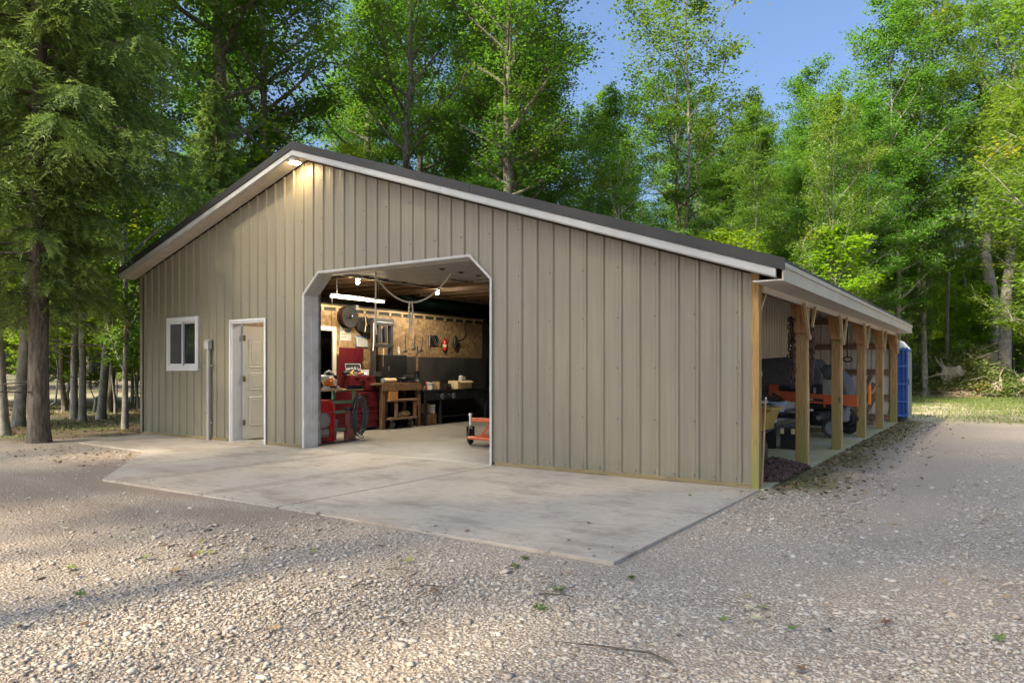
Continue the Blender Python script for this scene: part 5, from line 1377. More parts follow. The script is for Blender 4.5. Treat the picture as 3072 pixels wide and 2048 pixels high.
def spruce(name, seed, H, rmax, z0, nbranch, r0, trim=None):
    rg = random.Random(seed); root = thing(name, 'tree', 'tree'); mb = MB()
    pts = [(rg.gauss(0, .02) * i * .3, rg.gauss(0, .02) * i * .3, H * i / 14) for i in range(15)]
    mb.tube([(0, 0, -.2), (0, 0, 0), (0, 0, .3)] + pts[1:], [r0 * 1.35, r0 * 1.25, r0 * 1.03] + [r0 * (1 - .95 * i / 14) for i in range(1, 15)], 12)
    V = []; T = []; C = []
    for b in range(nbranch):
        u = b / nbranch; z = z0 + (H - z0 - .3) * u ** .9; az = b * 2.4 + rg.random()
        ln = rmax * (1 - u) ** .75 * rg.uniform(.75, 1.12) * min(1, .52 + 6 * u) + .15
        if trim is not None and z < 5.0 and math.cos(az - trim) > .45: ln *= .52
        droop = rg.uniform(.18, .42) * (1 - u * .7); cl = rg.random()
        da = np.array([math.cos(az), math.sin(az), 0.]); sa = np.array([-math.sin(az), math.cos(az), 0.])
        s = np.linspace(0, 1, 9)
        spine = np.outer(s * ln, da) + np.outer(np.sin(s * 5 + b) * .04 * ln, sa) + np.array([0, 0, 1.]) * (z + ln * (.12 * s - droop * s ** 1.5 + .20 * np.maximum(0, s - .7) ** 1.2))[:, None]
        mb.tube([tuple(p) for p in spine], [max(.006, .035 * ln / 2.6 * (1 - .85 * q)) for q in s], 5, cap=False)
        nb = int(36 * ln) + 8
        t = rng.uniform(.14, 1, nb); side = rng.choice([-1, 1], nb)
        base = np.stack([np.interp(t, s, spine[:, k]) for k in range(3)], -1)
        bl = ln * (.16 + .16 * (1 - t)) * rng.uniform(.6, 1.25, nb) + .10
        bd = da * rng.uniform(.35, .9, nb)[:, None] + sa * (side * rng.uniform(.35, 1., nb))[:, None] + np.array([0, 0, 1.]) * rng.uniform(-.95, .0, nb)[:, None]
        bd /= np.linalg.norm(bd, axis=1)[:, None]
        m = 11
        w = np.linspace(.05, 1, m)
        P = base[:, None, :] + bd[:, None, :] * (w[None, :] * bl[:, None])[:, :, None]
        P[:, :, 2] -= (w[None, :] ** 2 * bl[:, None] * .28)
        for sd_ in (-1, 1):
            perp = np.cross(bd, np.array([0, 0, 1.])); perp /= np.linalg.norm(perp, axis=1)[:, None] + 1e-6
            up = np.cross(perp, bd)
            dirn = bd[:, None, :] * .75 + sd_ * perp[:, None, :] * rng.uniform(.25, .8, (nb, m))[:, :, None] + up[:, None, :] * rng.normal(0, .35, (nb, m))[:, :, None]
            dirn /= np.linalg.norm(dirn, axis=2)[:, :, None]
            L = rng.uniform(.06, .12, (nb, m))[:, :, None]; wd = np.cross(dirn, up[:, None, :] + rng.normal(0, .5, (nb, m, 3))); wd /= np.linalg.norm(wd, axis=2)[:, :, None] + 1e-6
            tri = np.stack([P - wd * .015, P + wd * .015, P + dirn * L], 2).reshape(-1, 3)
            V.append(tri)
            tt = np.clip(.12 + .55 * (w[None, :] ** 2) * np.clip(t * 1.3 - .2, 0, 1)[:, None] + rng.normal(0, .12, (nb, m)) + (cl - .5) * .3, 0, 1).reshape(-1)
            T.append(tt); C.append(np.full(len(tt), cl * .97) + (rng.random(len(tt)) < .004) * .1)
    V = np.concatenate(V); T = np.concatenate(T); C = np.concatenate(C)
    for k in range(16):
        z = .9 + k * (z0 - .6) / 16 + rg.random() * .2; az = rg.random() * 6.28; ln = rg.uniform(.4, 1.5); p = Vector((0, 0, z)); q = [p]
        d = Vector((math.cos(az), math.sin(az), rg.uniform(-.25, .1)))
        for _ in range(4): d = (d + Vector((rg.gauss(0, .12), rg.gauss(0, .12), rg.gauss(-.05, .1)))).normalized(); q.append(q[-1] + d * ln / 4)
        mb.tube(q, [.016, .013, .01, .007, .004], 4)
    mb.build('trunk', 'bark_spruce', root, smooth=True)
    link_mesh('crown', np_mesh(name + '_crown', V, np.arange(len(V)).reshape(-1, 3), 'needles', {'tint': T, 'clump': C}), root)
    return root

USED = set()
def put(proto, x, y, label, rz=None, s=1., group=None, tilt=(0, 0)):
    rz = random.random() * 6.28 if rz is None else rz
    if id(proto) not in USED:
        USED.add(id(proto)); proto.location = (x, y, gz_at(x, y)); proto.rotation_euler = (tilt[0], tilt[1], rz); proto.scale = (s, s, s) if isinstance(s, (int, float)) else s
        proto['label'] = label
        if group: proto['group'] = group
        return proto
    o = copy_tree(proto, (x, y, gz_at(x, y)), rz, s, label, group, tilt)
    if not group and 'group' in o: del o['group']
    return o

mA = broadleaf('maple_tree', 1, 19, .34, 4.4, .24, 33000, .104, 'bark_maple', 'leaf_maple', nl=30)
mB = broadleaf('maple_tree', 2, 21, .26, 4.0, .26, 34000, .104, 'bark_maple', 'leaf_maple', nl=34)
mC = broadleaf('maple_tree', 3, 17, .42, 3.6, .11, 16000, .104, 'bark_maple', 'leaf_maple', gap=.15)
mD = broadleaf('maple_tree', 4, 18, .20, 3.6, .12, 31000, .104, 'bark_grey', 'leaf_maple', nl=34, gap=.1)
bG = broadleaf('beech_tree', 5, 20, .58, 3.6, .16, 10000, .104, 'bark_grey', 'leaf_maple')
bH = broadleaf('beech_tree', 15, 21, .50, 4.2, .30, 21000, .104, 'bark_grey', 'leaf_maple')
eE = broadleaf('edge_tree', 6, 14, .14, 3.6, .13, 30000, .104, 'bark_grey', 'leaf_edge', nl=36, flat=.4)
eF = broadleaf('edge_tree', 7, 10, .10, 3.0, .08, 21000, .098, 'bark_grey', 'leaf_edge', nl=32, flat=.38)
sA = broadleaf('sapling', 8, 5.2, .22, 1.5, .03, 2800, .115, 'bark_grey', 'leaf_young', nl=14, flat=.35)
sB = broadleaf('sapling', 9, 7.0, .25, 1.8, .04, 4000, .115, 'bark_grey', 'leaf_young', nl=16, flat=.35)
sC = broadleaf('sapling', 10, 3.4, .18, 1.3, .022, 2200, .11, 'bark_maple', 'leaf_young', nl=12, flat=.35)
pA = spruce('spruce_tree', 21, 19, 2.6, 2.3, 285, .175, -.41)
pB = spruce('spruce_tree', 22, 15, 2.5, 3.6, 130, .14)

# left: the big spruce by the walkway and the trunks behind it
put(pA, -12.15, -1.95, 'large drooping spruce with dark furrowed trunk beside the walkway', 1.0)
put(pA, -18.2, -2.9, 'second big spruce at the left edge behind the walkway spruce', 3.1, 1.0)
put(pB, -14.6, 3.2, 'small dark spruce close to the left wall of the barn', 2.0, (.62, .62, .6))
put(pA, -24.5, 1.6, 'tall spruce standing back behind the grey trunks', 5.0, .95)
put(bG, -14.33, -1.66, 'grey beech trunk at the left edge of the yard', .5, (.6, .6, 1))
put(bG, -16.66, -.49, 'thick pale grey beech just right of the edge trunk', 2.2, (.75, .75, 1.05))
put(mC, -21.1, 1.54, 'brown maple trunk half hidden behind the pale beech', 1.1, 1.1)
put(mC, -22.67, 3.23, 'thin maple trunk right of the big spruce', 2.5, .75)
put(mD, -18.6, 1.63, 'dark narrow trunk between spruce and wall', .7, (.75, .75, 1))
put(mD, -17.18, 1.17, 'pale narrow trunk beside the dark narrow one', 4.1, (.7, .7, .95))
put(bG, -17.58, 1.83, 'stout maple with blackened foot left of the barn', 3.3, (.65, .65, 1))
put(mC, -20.75, 3.62, 'mossy maple trunk behind the stout maple', 5.3, .95)
put(eF, -14.02, .59, 'slender leaning tree nearest the left wall of the barn', 2.9, (.8, .8, 1.3), tilt=(0, R(-1.5)))
# behind the barn
put(mB, -19.1, 6.5, 'tall thick trunk rising above the left roof slope', .3, (1.35, 1.35, 1.15))
put(mA, -18.55, 7.4, 'dark slimmer trunk just right of the thick one above the roof', 1.4, (.8, .8, 1.1), tilt=(0, R(1.2)))
put(mB, -17.8, 13.7, 'maple with straight trunk above the left part of the right roof slope', 2.6, 1.0)
put(mA, -13.1, 14.4, 'tall forked maple with pale trunk behind the middle of the roof', 4.0, (1.0, 1.0, 1.15))
put(mB, -13.9, 16.2, 'darker twin trunk just behind the forked maple', 5.1, 1.08)
put(mD, -15.5, 20.5, 'leafy maple filling the gap right of the ridge', 3.7, .95)
put(eE, -10.8, 19.2, 'bushy maple with orange tinge behind the roof middle', 1.9, (.8, .8, .9))
put(mC, -10.7, 26.7, 'slender maple with bare lower trunk against the sky gap', .9, 1.28)
put(mD, -8.0, 28.5, 'rounded maple right of the slender one', 2.2, .84)
put(mA, -5.6, 30.5, 'dark dense maple on the right of the sky gap', 3.2, .86)
put(mB, -12.6, 31.0, 'far maple whose top shows in the sky gap', 4.4, .9)
put(mD, -5.9, 21.3, 'tall green tree behind the right roof end', 5.0, .66)
put(eF, -2.7, 20.1, 'pale young tree with white twin stems behind the eave', 1.2, (.7, .7, 1.1))
put(mD, -3.8, 25.0, 'layered green tree behind the pale young one', 3.6, .72)
put(mD, -1.5, 29.3, 'leaning pale trunk behind the blue toilet', .8, (1, 1, 1.05), tilt=(0, R(-3)))
put(mD, -.9, 33.5, 'high crowned maple at the end of the lawn', 2.1, 1.2)
put(mC, -.3, 37.5, 'brown trunk behind the left side of the brush pile', 4.9, 1.0)
put(mC, -1.9, 42.0, 'dark trunk deeper behind the brush pile', .2, 1.15)
put(bH, 1.95, 40.6, 'straight pale grey trunk right behind the brush pile', 3.9, (1.2, 1.2, 1.05))
put(bH, 2.35, 38.6, 'leaning pale grey trunk at the right end of the brush pile', 1.7, (1.1, 1.1, 1.0), tilt=(0, R(-2)))
put(mC, .55, 44.0, 'slim dark trunk between brush pile and grey trunks', 2.9, .95)
put(mC, 3.6, 43, 'slender trunk at the far right edge of the wood', 4.2, 1.1)
put(eE, 4.7, 24.5, 'yellowing tree reaching in from the right edge', 2.4, 1.12)
put(eE, 3.7, 33.0, 'tall green tree before the right edge of the wood', 5.6, 1.05)
put(mD, 5.6, 30.0, 'high tree at the right edge with light crown', 1.0, 1.0)
put(eF, 4.4, 17.5, 'near leafy branches at the upper right corner', .6, (1.25, 1.25, 1.35))
# the wood going on behind: look-alike trees
protos = [mA, eE, mB, mD, eE, mD]
rf = random.Random(5)
def ring(n, xr, yr, d2, label, group, pr, smin, smax):
    spots = []
    while len(spots) < n:
        x, y = rf.uniform(*xr), rf.uniform(*yr)
        if -41 < x < -33 and y < 20: continue
        if all((x - a) ** 2 + (y - b_) ** 2 > d2 for a, b_ in spots): spots.append((x, y))
    for k, (x, y) in enumerate(spots):
        put(pr[k % len(pr)], x, y, label, None, rf.uniform(smin, smax), group)
ring(7, (-34, -20), (17, 33), 16, 'tall maple in the wall of trees behind the barn', 'tall trees behind the barn', [mB, mA, mD], 1.0, 1.18)
put(mD, -14.3, 24.5, 'leafy maple left of the sky gap', None, .85)
ring(9, (-10.5, -1.6), (25, 36), 5, 'slim maple in the dense wood behind the shed roof', 'slim trees behind the shed roof', [mD, mC, mD], .62, .8)
ring(18, (-60, -30), (0, 36), 14, 'maple standing deep in the wood left of the barn', 'far trees left of the barn', protos, .8, 1.05)
ring(24, (-34, -8), (33, 58), 12, 'maple standing deep in the wood behind the barn roof', 'far trees behind the barn roof', protos, .8, 1.05)
ring(15, (-10, 9), (47, 68), 14, 'maple standing deep in the wood beyond the lawn', 'far trees beyond the lawn', protos, .8, 1.05)
for x, y, s in ((-24, 10, .9), (-23.5, 17, 1.), (-20, 22, .95), (-28, 24, 1.), (-30, 14, .95)):
    put(mB if s > .93 else mA, x, y, 'maple in the row behind the left roof slope', None, s, 'trees in the row behind the left roof slope')
ring(62, (-36, -15), (.8, 16), .8, 'young sapling in the understorey left of the barn', 'saplings left of the barn', [sA, sB, sC], .8, 1.3)
ring(62, (-7, 5), (38.5, 58), .5, 'young sapling in the understorey beyond the brush pile', 'saplings beyond the brush pile', [sA, sC, sB, sC], .9, 1.4)
ring(16, (-9, -2.5), (17, 34), 1., 'young sapling in the understorey behind the shed', 'saplings behind the shed', [sA, sB, sC], .8, 1.3)
for x, y in ((-15.2, 3.8), (-16.5, 4.6), (-15.6, 6.5), (-18.0, 4.2), (-19.5, 3.2), (-14.2, 4.8)):
    put(sB, x, y, 'bright young sapling just left of the barn', None, 1.0, 'bright saplings left of the barn')
# unseen trees of the same wood, added left of and behind the viewer so thin crowns shade the yard
YARD = 'unseen maple added in front of the yard for its shade'
mS = broadleaf('maple_tree', 12, 21, .42, 3.7, .2, 5200, .115, 'bark_maple', 'leaf_maple', nl=26, gap=.3)
for i, (x, y, s) in enumerate(((-15.7, -16.6, 1.15), (-12.6, -15.0, 1.1), (-9.8, -17.4, 1.2), (-6.6, -16, 1.2), (-3.4, -17.8, 1.2), (-.3, -16.4, 1.2), (3, -18, 1.2), (7.4, -17, 1.15), (-13, -22, 1.1), (-9.5, -21, 1.15), (-6, -22.5, 1.15), (-2.2, -21.5, 1.15), (1.4, -22.5, 1.15), (5.2, -22, 1.1), (-20.5, -16, 1.0), (14, -4, .9), (-3.4, -11.6, 1.3), (.9, -12.2, 1.3), (-9.2, -13.2, .86), (-5.2, -12.6, .84), (-1.6, -14.2, .8), (2.0, -14.4, .8), (5.6, -14.0, .8))):
    put(mS, x, y, YARD, None, s, 'added shade trees round the front of the yard')
for x, y in ((-3.5, 47), (-1.5, 49), (.5, 48), (2.2, 50), (3.8, 47.5), (5, 52), (-5.5, 50), (-.5, 54), (2.8, 55), (-2.6, 56), (-26, 4), (-27.5, 8), (-29, 1.5), (-31, 6), (-25, 12)):
    put(eF, x, y, 'low bushy tree closing the view deep in the wood', None, rf.uniform(.8, 1.1), 'low bushy trees deep in the wood')

# ------------------------------------------------------------------ brush pile
bp = thing('brush_pile', 'heap of stumps, roots and branches overgrown with weeds beyond the lawn', 'brush pile', (.45, 35.6, -.05))
bp.scale = (1.12, 1.1, 1.25)
rb_ = random.Random(9)
def mound(x, y): return max(0, 1.9 * (1 - (x / 3.0) ** 2) * max(0, 1 - (y / 1.9) ** 2)) * (.8 + .25 * math.sin(x * 2.1 + .6))
gx_, gy_ = np.meshgrid(np.linspace(-3.1, 3.1, 40), np.linspace(-2, 2, 26), indexing='ij')
gzz = np.array([[mound(a, b_) * .8 + .06 * rb_.random() - .02 for a, b_ in zip(r1_, r2_)] for r1_, r2_ in zip(gx_, gy_)])
ii = np.arange(40 * 26).reshape(40, 26); ff = np.stack([ii[:-1, :-1], ii[1:, :-1], ii[1:, 1:], ii[:-1, 1:]], -1).reshape(-1, 4)
M['soil'] = pm('soil', (.24, .175, .12), .95, var=.4, sc_=8, bump=.6, bs=20, bd=.03)
link_mesh('earth', np_mesh('brush_earth', np.stack([gx_, gy_, gzz], -1).reshape(-1, 3), ff, 'soil', smooth=True), bp)
M['dead_wood'] = bark('dead_wood', (.19, .16, .125), (.37, .32, .265), (8, 8, 3))
sm_ = MB()
for i in range(520):
    x, y = rb_.uniform(-3.0, 2.8), rb_.uniform(-1.9, 1.0); z = mound(x, y) * .82 + rb_.uniform(0, .12); a = rb_.uniform(0, 6.28); ln = rb_.uniform(.4, 1.5)
    p = Vector((x, y, z)); d = Vector((math.cos(a), math.sin(a) * .6, rb_.uniform(-.15, .35))); q = [p]
    for _ in range(3): d = (d + Vector((rb_.gauss(0, .25), rb_.gauss(0, .25), rb_.gauss(0, .2)))).normalized(); q.append(q[-1] + d * ln / 3)
    r_ = rb_.uniform(.008, .03); sm_.tube(q, [r_, r_ * .9, r_ * .7, r_ * .4], 5)
tag(sm_.build('branches', 'dead_wood', bp, smooth=True), kind='stuff')
def stump(x, y, z, r_, ln, a, el, seed):
    o = MB(); d = Vector((math.cos(a) * math.cos(el), math.sin(a) * math.cos(el), math.sin(el))); p = Vector((x, y, z))
    o.tube([p - d * ln * .5, p - d * ln * .2, p + d * ln * .2, p + d * ln * .48, p + d * ln * .5], [r_ * 1.7, r_ * 1.15, r_, r_ * .97, r_ * .9], 14)
    rs_ = random.Random(seed)
    for k in range(9):
        an = k * .7; u = d.orthogonal().normalized(); w_ = d.cross(u); s_ = (u * math.cos(an) + w_ * math.sin(an)); q0 = p - d * ln * .4 + s_ * r_ * .9; dd = (s_ - d * .6).normalized(); q = [q0]
        for _ in range(4): dd = (dd + Vector((rs_.gauss(0, .3), rs_.gauss(0, .3), rs_.gauss(0, .3)))).normalized(); q.append(q[-1] + dd * .2)
        o.tube(q, [r_ * .35, r_ * .28, r_ * .2, r_ * .12, r_ * .05], 6)
    return o.build('stump', 'dead_wood', bp, smooth=True)
stump(-.1, -1.6, .95, .24, .6, R(-35), R(18), 1); stump(1.2, -.3, 1.4, .2, .5, R(-120), R(50), 2); stump(1.5, -1.8, .35, .2, .45, R(-80), R(10), 3); stump(2.4, -1.2, .6, .16, .45, R(-60), R(30), 4)
def weeds(n, xr, yr, zoff, size, seed):
    r2 = np.random.default_rng(seed); nb = n // 45
    bx_, by_ = r2.uniform(*xr, nb), r2.uniform(*yr, nb)
    bz = np.array([mound(a, b_) for a, b_ in zip(bx_, by_)]) * .82 + zoff
    pk_ = r2.integers(0, nb, n)
    c = np.stack([bx_[pk_], by_[pk_], bz[pk_]], -1) + r2.normal(0, 1, (n, 3)) * np.array([.20, .18, .12]) + np.array([0, 0, .12])
    cl = r2.random(nb)[pk_]; ti = np.clip(r2.normal(.5, .25, n), 0, 1)
    v_, f_ = leaves_np(c, size, .6, cl, ti)
    return np_mesh('weed_leaves', v_, f_, 'leaf_weed', {'tint': ti, 'clump': cl})
tag(link_mesh('weeds', weeds(15000, (-2.8, .8), (-1.9, .6), .16, .10, 3), bp), kind='stuff')
tag(link_mesh('weeds', weeds(11000, (.8, 3.0), (-2.0, .2), .12, .10, 4), bp), kind='stuff')
put(sC, .75, 35.2, 'small green sapling sprouting from the top of the brush pile', None, .75)

# ------------------------------------------------------------------ gravel, litter, grass
M['pebble'] = tintmat('pebbles', [(.19, .15, .115), (.37, .30, .235), (.49, .405, .325), (.47, .425, .385), (.51, .44, .36), (.55, .49, .415), (.60, .54, .465), (.42, .31, .23)], .8)
CAMX, CAMY = 2.259, -7.991
def on_slab(x, y):
    a = (x < .14) & (x > -6.54) & (y > -3.62) & (y < 12.3)
    b_ = (x <= -6.54) & (x > -9.05) & (y > -3.62 + (-6.54 - x) * .76) & (y < .1)
    c_ = (x <= -9.0) & (x > -12.2) & (y > -1.75) & (y < .2)
    return a | b_ | c_
ico = np.array([(1, 0, 0), (-1, 0, 0), (0, 1, 0), (0, -1, 0), (0, 0, 1), (0, 0, -1), (.62, .62, .45), (-.62, .55, .5)])
icf = np.array([(0, 6, 4), (6, 2, 4), (0, 2, 6), (2, 7, 4), (7, 1, 4), (2, 1, 7), (1, 3, 4), (3, 0, 4), (1, 2, 5), (3, 1, 5), (0, 3, 5), (2, 0, 5)])
NV, NF = len(ico), len(icf)
def scatter(n, r0, r1, a0, a1):
    d = np.sqrt(rng.uniform(r0 * r0, r1 * r1, n)); a = rng.uniform(R(a0), R(a1), n) + R(34.076)
    return CAMX - d * np.sin(a), CAMY + d * np.cos(a)
px, py, ps_ = [], [], []
for n, r0, r1, sz in ((56000, 1.6, 4.6, .0082), (32000, 4.6, 8.2, .0092), (12000, 8.2, 13.5, .0118)):
    x, y = scatter(n, r0, r1, -44, 44); k = ~on_slab(x, y)
    px.append(x[k]); py.append(y[k]); ps_.append(np.full(k.sum(), sz))
sx = rng.uniform(-6.5, .1, 420); sy = -3.6 + np.abs(rng.normal(0, .12, 420)); px.append(sx); py.append(sy); ps_.append(np.full(420, .007))     # chips spilled onto the apron edge
sx = .1 - np.abs(rng.normal(0, .10, 200)); sy = rng.uniform(-3.5, -.1, 200); px.append(sx); py.append(sy); ps_.append(np.full(200, .007))
px, py, ps_ = np.concatenate(px), np.concatenate(py), np.concatenate(ps_)
bare = np.sin(px * .9 + 1.3 * np.sin(py * .7)) * np.cos(py * 1.1 + .6 * px) + rng.normal(0, .45, len(px))
track = (np.minimum(np.abs(px - 1.55), np.abs(px - 3.05)) < .28) & (py > -2) & (rng.random(len(px)) < .75)
worn = (px > -9) & (px < -2.8) & (py > -5.6) & (py < -3.6) & (bare > -.35)
keep = (bare < .7) & ~worn & ((py < .2) | (px > .7)) & ~track; px, py, ps_ = px[keep], py[keep], ps_[keep]
n = len(px)
sz = ps_ * np.exp(rng.normal(0, .38, n)) * np.where(rng.random(n) < .04, 1.7, 1.0)
scl = np.stack([sz * rng.uniform(.8, 1.4, n), sz * rng.uniform(.7, 1.1, n), sz * rng.uniform(.26, .50, n)], -1)
vv = ico[None] * (1 + rng.normal(0, .2, (n, NV, 1))) * scl[:, None, :]
az = rng.uniform(0, 6.28, n); tl = rng.normal(0, .35, n)
ca, sa_ = np.cos(az)[:, None], np.sin(az)[:, None]; ct, st = np.cos(tl)[:, None], np.sin(tl)[:, None]
y_ = vv[:, :, 1] * ct - vv[:, :, 2] * st; z_ = vv[:, :, 1] * st + vv[:, :, 2] * ct; x_ = vv[:, :, 0]
gzv = np.where(on_slab(px, py), .001, -.022 + .012 * np.sin(px * .7 + 1) * np.cos(py * .9))
vv = np.stack([px[:, None] + x_ * ca - y_ * sa_, py[:, None] + x_ * sa_ + y_ * ca, (gzv + scl[:, 2] * .35)[:, None] + z_], -1).reshape(-1, 3)
fc = (icf[None] + (np.arange(n) * NV)[:, None, None]).reshape(-1, 3)
tag(link_mesh('gravel', np_mesh('gravel', vv, fc, 'pebble', {'tint': np.repeat(rng.random(n), NF)})), 'loose pale crushed stone strewn over the yard', 'gravel', kind='stuff')
# litter: curled bits of dead leaf on the forest edge, beside the shed slab and thinly over the yard
M['litter'] = tintmat('litter', [(.07, .042, .028), (.13, .08, .05), (.22, .15, .09), (.30, .21, .13), (.16, .13, .05)], .9)
lx = np.concatenate([rng.uniform(-26, -12.1, 5200), np.abs(rng.normal(0, .45, 1100)) + .16, rng.uniform(-11, -6.6, 160), rng.uniform(-2.4, 3.6, 1800)])
ly = np.concatenate([rng.uniform(-3.2, 10, 5200), rng.uniform(-.2, 12.8, 1100), rng.uniform(-3.2, -1.9, 160), rng.uniform(32.2, 34.6, 1800)])
k = ~on_slab(lx, ly); lx, ly = lx[k], ly[k]
lc = np.stack([lx, ly, np.full(len(lx), -.006)], -1)
v_, f_ = leaves_np(lc, .05, .45, None, None)
v_[:, 2] += np.repeat(rng.uniform(0, .012, len(lx)), 4)
tag(link_mesh('leaf_litter', np_mesh('leaf_litter', v_, f_, 'litter', {'tint': rng.random(len(lx))})), 'brown dead leaves scattered along the forest edge and shed', 'leaves', kind='stuff')
# grass
def blades(x, y, h, spread):
    n = len(x); a = rng.uniform(0, 6.28, n); w = .004 + .10 * h; le = rng.normal(0, spread, (n, 2)) * h[:, None] if not np.isscalar(h) else rng.normal(0, spread, (n, 2)) * h
    gzv = np.array([gz_at(p, q) for p, q in zip(x, y)])
    b0 = np.stack([x - np.cos(a) * w, y - np.sin(a) * w, gzv], -1); b1 = np.stack([x + np.cos(a) * w, y + np.sin(a) * w, gzv], -1); tp_ = np.stack([x + le[:, 0], y + le[:, 1], gzv + h], -1)
    return np.stack([b0, b1, tp_], 1).reshape(-1, 3)
M['grass'] = leafmat('grass_blade', (.07, .11, .02), (.20, .25, .06), (.34, .29, .13), trans=.3, autumn_at=(.7, .95))
gxx = rng.uniform(-1.2, 3.8, 34000); gyy = 13 + 19.5 * rng.random(34000) ** .8
dens = .5 + .5 * np.sin(gxx * 1.3 + np.sin(gyy * .8) * 2) * np.cos(gyy * .9 - gxx * .5) + (gyy > 26) * .6
k = rng.random(len(gxx)) < np.clip(dens, .12, 1); gxx, gyy = gxx[k], gyy[k]
V = blades(gxx, gyy, rng.uniform(.03, .085, len(gxx)), .5); cl_ = np.clip((27.5 - gyy) / 14, 0, 1) * rng.random(len(gxx)) + .25 * rng.random(len(gxx))
tag(link_mesh('grass', np_mesh('grass', V, np.arange(len(V)).reshape(-1, 3), 'grass', {'tint': rng.random(len(gxx)), 'clump': cl_})), 'patchy mown grass on the small lawn', 'grass', kind='stuff')
mx_ = rng.normal(.32, .20, 4200); my_ = rng.uniform(.3, 12.4, 4200); k = (mx_ > .15) & (np.sin(my_ * 2.3) + rng.normal(0, .6, 4200) > -.1); mx_, my_ = mx_[k], my_[k]
V = blades(mx_, my_, rng.uniform(.012, .04, len(mx_)), .8)
fx = rng.uniform(-24, -12.6, 9000); fy = rng.uniform(-2.0, 6, 9000); k = (np.sin(fx * 1.1) * np.cos(fy * 1.4 + fx * .4) + rng.normal(0, .3, 9000)) > .25; fx, fy = fx[k], fy[k]
V = np.concatenate([V, blades(fx, fy, rng.uniform(.03, .10, len(fx)), .7)])
M['moss'] = leafmat('moss_blade', (.06, .075, .012), (.16, .17, .03), None, trans=.2)
nb_ = len(V) // 3
tag(link_mesh('moss', np_mesh('moss', V, np.arange(len(V)).reshape(-1, 3), 'moss', {'tint': rng.random(nb_)})), 'low moss and weeds along the shed slab and under the trees', 'moss', kind='stuff')
# fallen leaves one can pick out
def maple_leaf(seed):
    r2 = random.Random(seed); pts = []
    for i in range(14):
        a = 2 * math.pi * i / 14; lobes = 1.0 if i % 2 == 0 else .52
        pts.append((lobes * math.sin(a) * .07 * (1.15 if i in (4, 10) else 1), lobes * math.cos(a) * .075))
    mb = MB(); c1, c2 = r2.uniform(-4, 6), r2.uniform(2, 8)
    q = [(0, 0, .012)] + [(x, y, .012 + c1 * x * x + c2 * y * y * .6 + r2.uniform(-.004, .006)) for x, y in pts]
    return mb.add(q, [(0, i + 1, (i + 1) % 14 + 1) for i in range(14)])
LC = {'green': (.12, .17, .04), 'yellow-green': (.26, .27, .07), 'cream': (.44, .39, .27), 'tan': (.40, .26, .12), 'brown': (.15, .085, .05)}
LM = {}
for i, (c_, rgb) in enumerate(LC.items()):
    mt = pm('fallen_' + c_.replace('-', '_'), rgb, .7, var=.25, sc_=30, bump=.2)
    LM[c_] = [maple_leaf(i * 3 + j).mesh('fallen_leaf', mt) for j in range(2)]
FL = [(1.2, -4.16, 'cream', 1.25), (1.12, -4.0, 'cream', 1.0), (1.07, -4.28, 'green', 1.1), (1.39, -4.19, 'green', 1.2), (1.77, -3.84, 'brown', 1.2), (2.25, -3.77, 'green', 1.2), (2.16, -2.62, 'cream', 1.0), (2.28, -2.98, 'tan', 0.8), (1.37, -2.65, 'tan', 1.0), (1.18, -3.94, 'yellow-green', 0.8), (1.54, -4.71, 'brown', 1.3), (1.05, -3.81, 'tan', 0.9), (1.96, -2.84, 'tan', 0.8), (0.95, -1.13, 'green', 1.0), (0.9, 0.12, 'yellow-green', 0.8), (1.05, -0.14, 'yellow-green', 0.9), (1.15, 0.17, 'yellow-green', 0.8), (1.82, 1.34, 'green', 1.0), (1.81, 0.92, 'yellow-green', 0.9), (2.32, -0.37, 'green', 0.9), (-1.86, -6.36, 'cream', 1.3), (-2.79, -5.68, 'yellow-green', 1.5), (-2.12, -5.94, 'green', 1.4), (-4.09, -5.13, 'cream', 1.0), (-4.92, -4.89, 'cream', 0.8), (-2.39, -5.07, 'brown', 1.5), (-2.44, -4.99, 'yellow-green', 1.3), (-2.4, -4.92, 'yellow-green', 1.0), (-2.61, -5.27, 'green', 1.3), (-2.85, -5.0, 'brown', 1.0), (-2.18, -5.33, 'tan', 1.1), (-1.71, -5.39, 'cream', 1.0), (-2.74, -4.77, 'yellow-green', 1.0), (-3.28, -5.41, 'yellow-green', 0.8), (-1.83, -4.49, 'yellow-green', 0.9), (-2.82, -3.59, 'green', 1.1), (-2.07, -4.9, 'yellow-green', 0.9), (-0.75, -5.66, 'tan', 1.3), (-2.15, -4.65, 'brown', 0.9), (-1.78, -6.2, 'tan', 0.9), (-2.58, -5.75, 'brown', 1.0), (-1.56, -4.07, 'yellow-green', 0.9), (-1.08, -4.31, 'yellow-green', 1.3), (-0.5, -4.73, 'brown', 1.2), (-0.48, -4.73, 'tan', 1.0), (-0.0, -4.46, 'cream', 0.9), (-1.16, -4.12, 'brown', 0.8), (-0.61, -2.59, 'brown', 0.9), (-1.59, -3.41, 'brown', 0.8), (-1.27, -3.41, 'brown', 0.9), (-0.45, -3.22, 'brown', 0.6), (-0.19, -3.38, 'brown', 0.6), (0.14, -2.67, 'tan', 1.1), (-0.38, -0.84, 'green', 0.9), (-0.01, -0.31, 'green', 1.0), (-6.61, -4.46, 'yellow-green', 0.7), (-1.61, -6.16, 'brown', 0.8), (-5.95, -1.32, 'brown', 0.5), (0.24, -2.46, 'brown', 0.7), (1.01, -2.79, 'brown', 0.8)]
PLACE = {'green': 'green fallen maple leaf lying on the gravel', 'yellow-green': 'yellow-green fallen leaf lying on the gravel', 'cream': 'pale cream upturned leaf lying on the gravel', 'tan': 'tan curled dry leaf on the gravel', 'brown': 'dark brown withered leaf on the ground of the yard'}
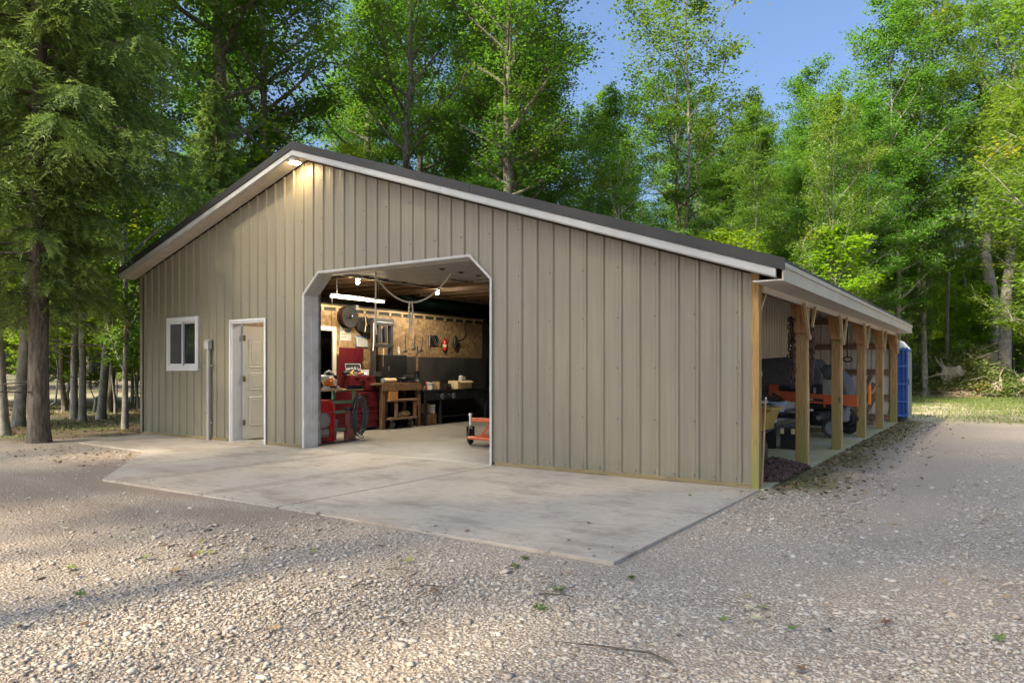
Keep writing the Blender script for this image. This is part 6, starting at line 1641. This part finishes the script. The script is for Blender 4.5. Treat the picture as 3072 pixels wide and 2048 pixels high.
rl_ = random.Random(4)
for i, (x, y, c_, s) in enumerate(FL):
    onap = -6.5 < x < .1 and -3.6 < y < 0
    o = link_mesh('fallen_leaf', LM[c_][i % 2], None, (x, y, .002 if onap else -.008), (rl_.uniform(-.25, .25), rl_.uniform(-.25, .25), rl_.random() * 6.28), (s * .44, s * .44, s * .44))
    lab = PLACE[c_]
    if onap: lab = 'dark brown withered leaf on the concrete apron' if c_ == 'brown' else c_ + ' leaf lying on the concrete apron'
    tag(o, lab, 'leaf', ('apron ' if onap else 'yard ') + c_ + ' leaves')
# twigs
TW = [(1.05, -4.95, .55, 2.9, .006), (-.62, -4.72, .22, .5, .005), (-1.05, -4.55, .28, .2, .004), (-.95, -4.95, .22, .9, .004), (.35, -4.62, .20, 2.2, .004), (.05, -4.45, .24, .1, .005), (-2.05, -5.4, .16, .1, .004), (3.0, -3.6, .5, .2, .005), (2.6, -4.9, .16, 1.0, .004), (-.3, -5.25, .12, .4, .004)]
for i, (x, y, ln, a, r_) in enumerate(TW):
    q = [Vector((x, y, -.004))]; d = Vector((math.cos(a), math.sin(a), 0))
    for _ in range(5):
        d = (d + Vector((rl_.gauss(0, .18), rl_.gauss(0, .18), rl_.gauss(0, .03)))).normalized(); q.append(q[-1] + d * ln / 5)
        q[-1].z = .0 + .01 * rl_.random()
    mb = MB().tube(q, [r_, r_, r_ * .9, r_ * .8, r_ * .6, r_ * .3], 5)
    b0 = q[2]; mb.tube([b0, b0 + Vector((rl_.gauss(0, .05), rl_.gauss(0, .05), .01))], [r_ * .5, r_ * .2], 4)
    big = ln > .45
    tag(mb.build('twig', 'bark_spruce', None), ('long dark twig on the gravel right of the apron corner' if i == 0 else 'long thin twig on the drive at the right edge') if big else 'short dark twig lying on the gravel', 'twig', None if big else 'short twigs in the yard')
# weed tufts that grow through the gravel
for i, (x, y, s) in enumerate([(.07, -4.28, 1.1), (.17, -4.62, 1.1), (-.48, -3.78, .7), (-.42, -4.0, .8), (.33, -3.8, .6), (.25, -.55, .9)]):
    nbl = 60; s *= .7
    bx_ = rng.uniform(-.055, .055, nbl) * s; by_ = rng.uniform(-.04, .04, nbl) * s; h = rng.uniform(.008, .03, nbl) * s
    c = np.stack([bx_, by_, h], -1); ti = rng.random(nbl)
    v_, f_ = leaves_np(c, .017, .5, ti, ti)
    tag(link_mesh('weed_tuft', np_mesh('weed_tuft', v_, f_, 'leaf_weed', {'tint': ti, 'clump': ti * .8}), None, (x, y, -.02)), 'small green weed tuft growing through the gravel by the apron', 'weed', 'weed tufts by the apron')
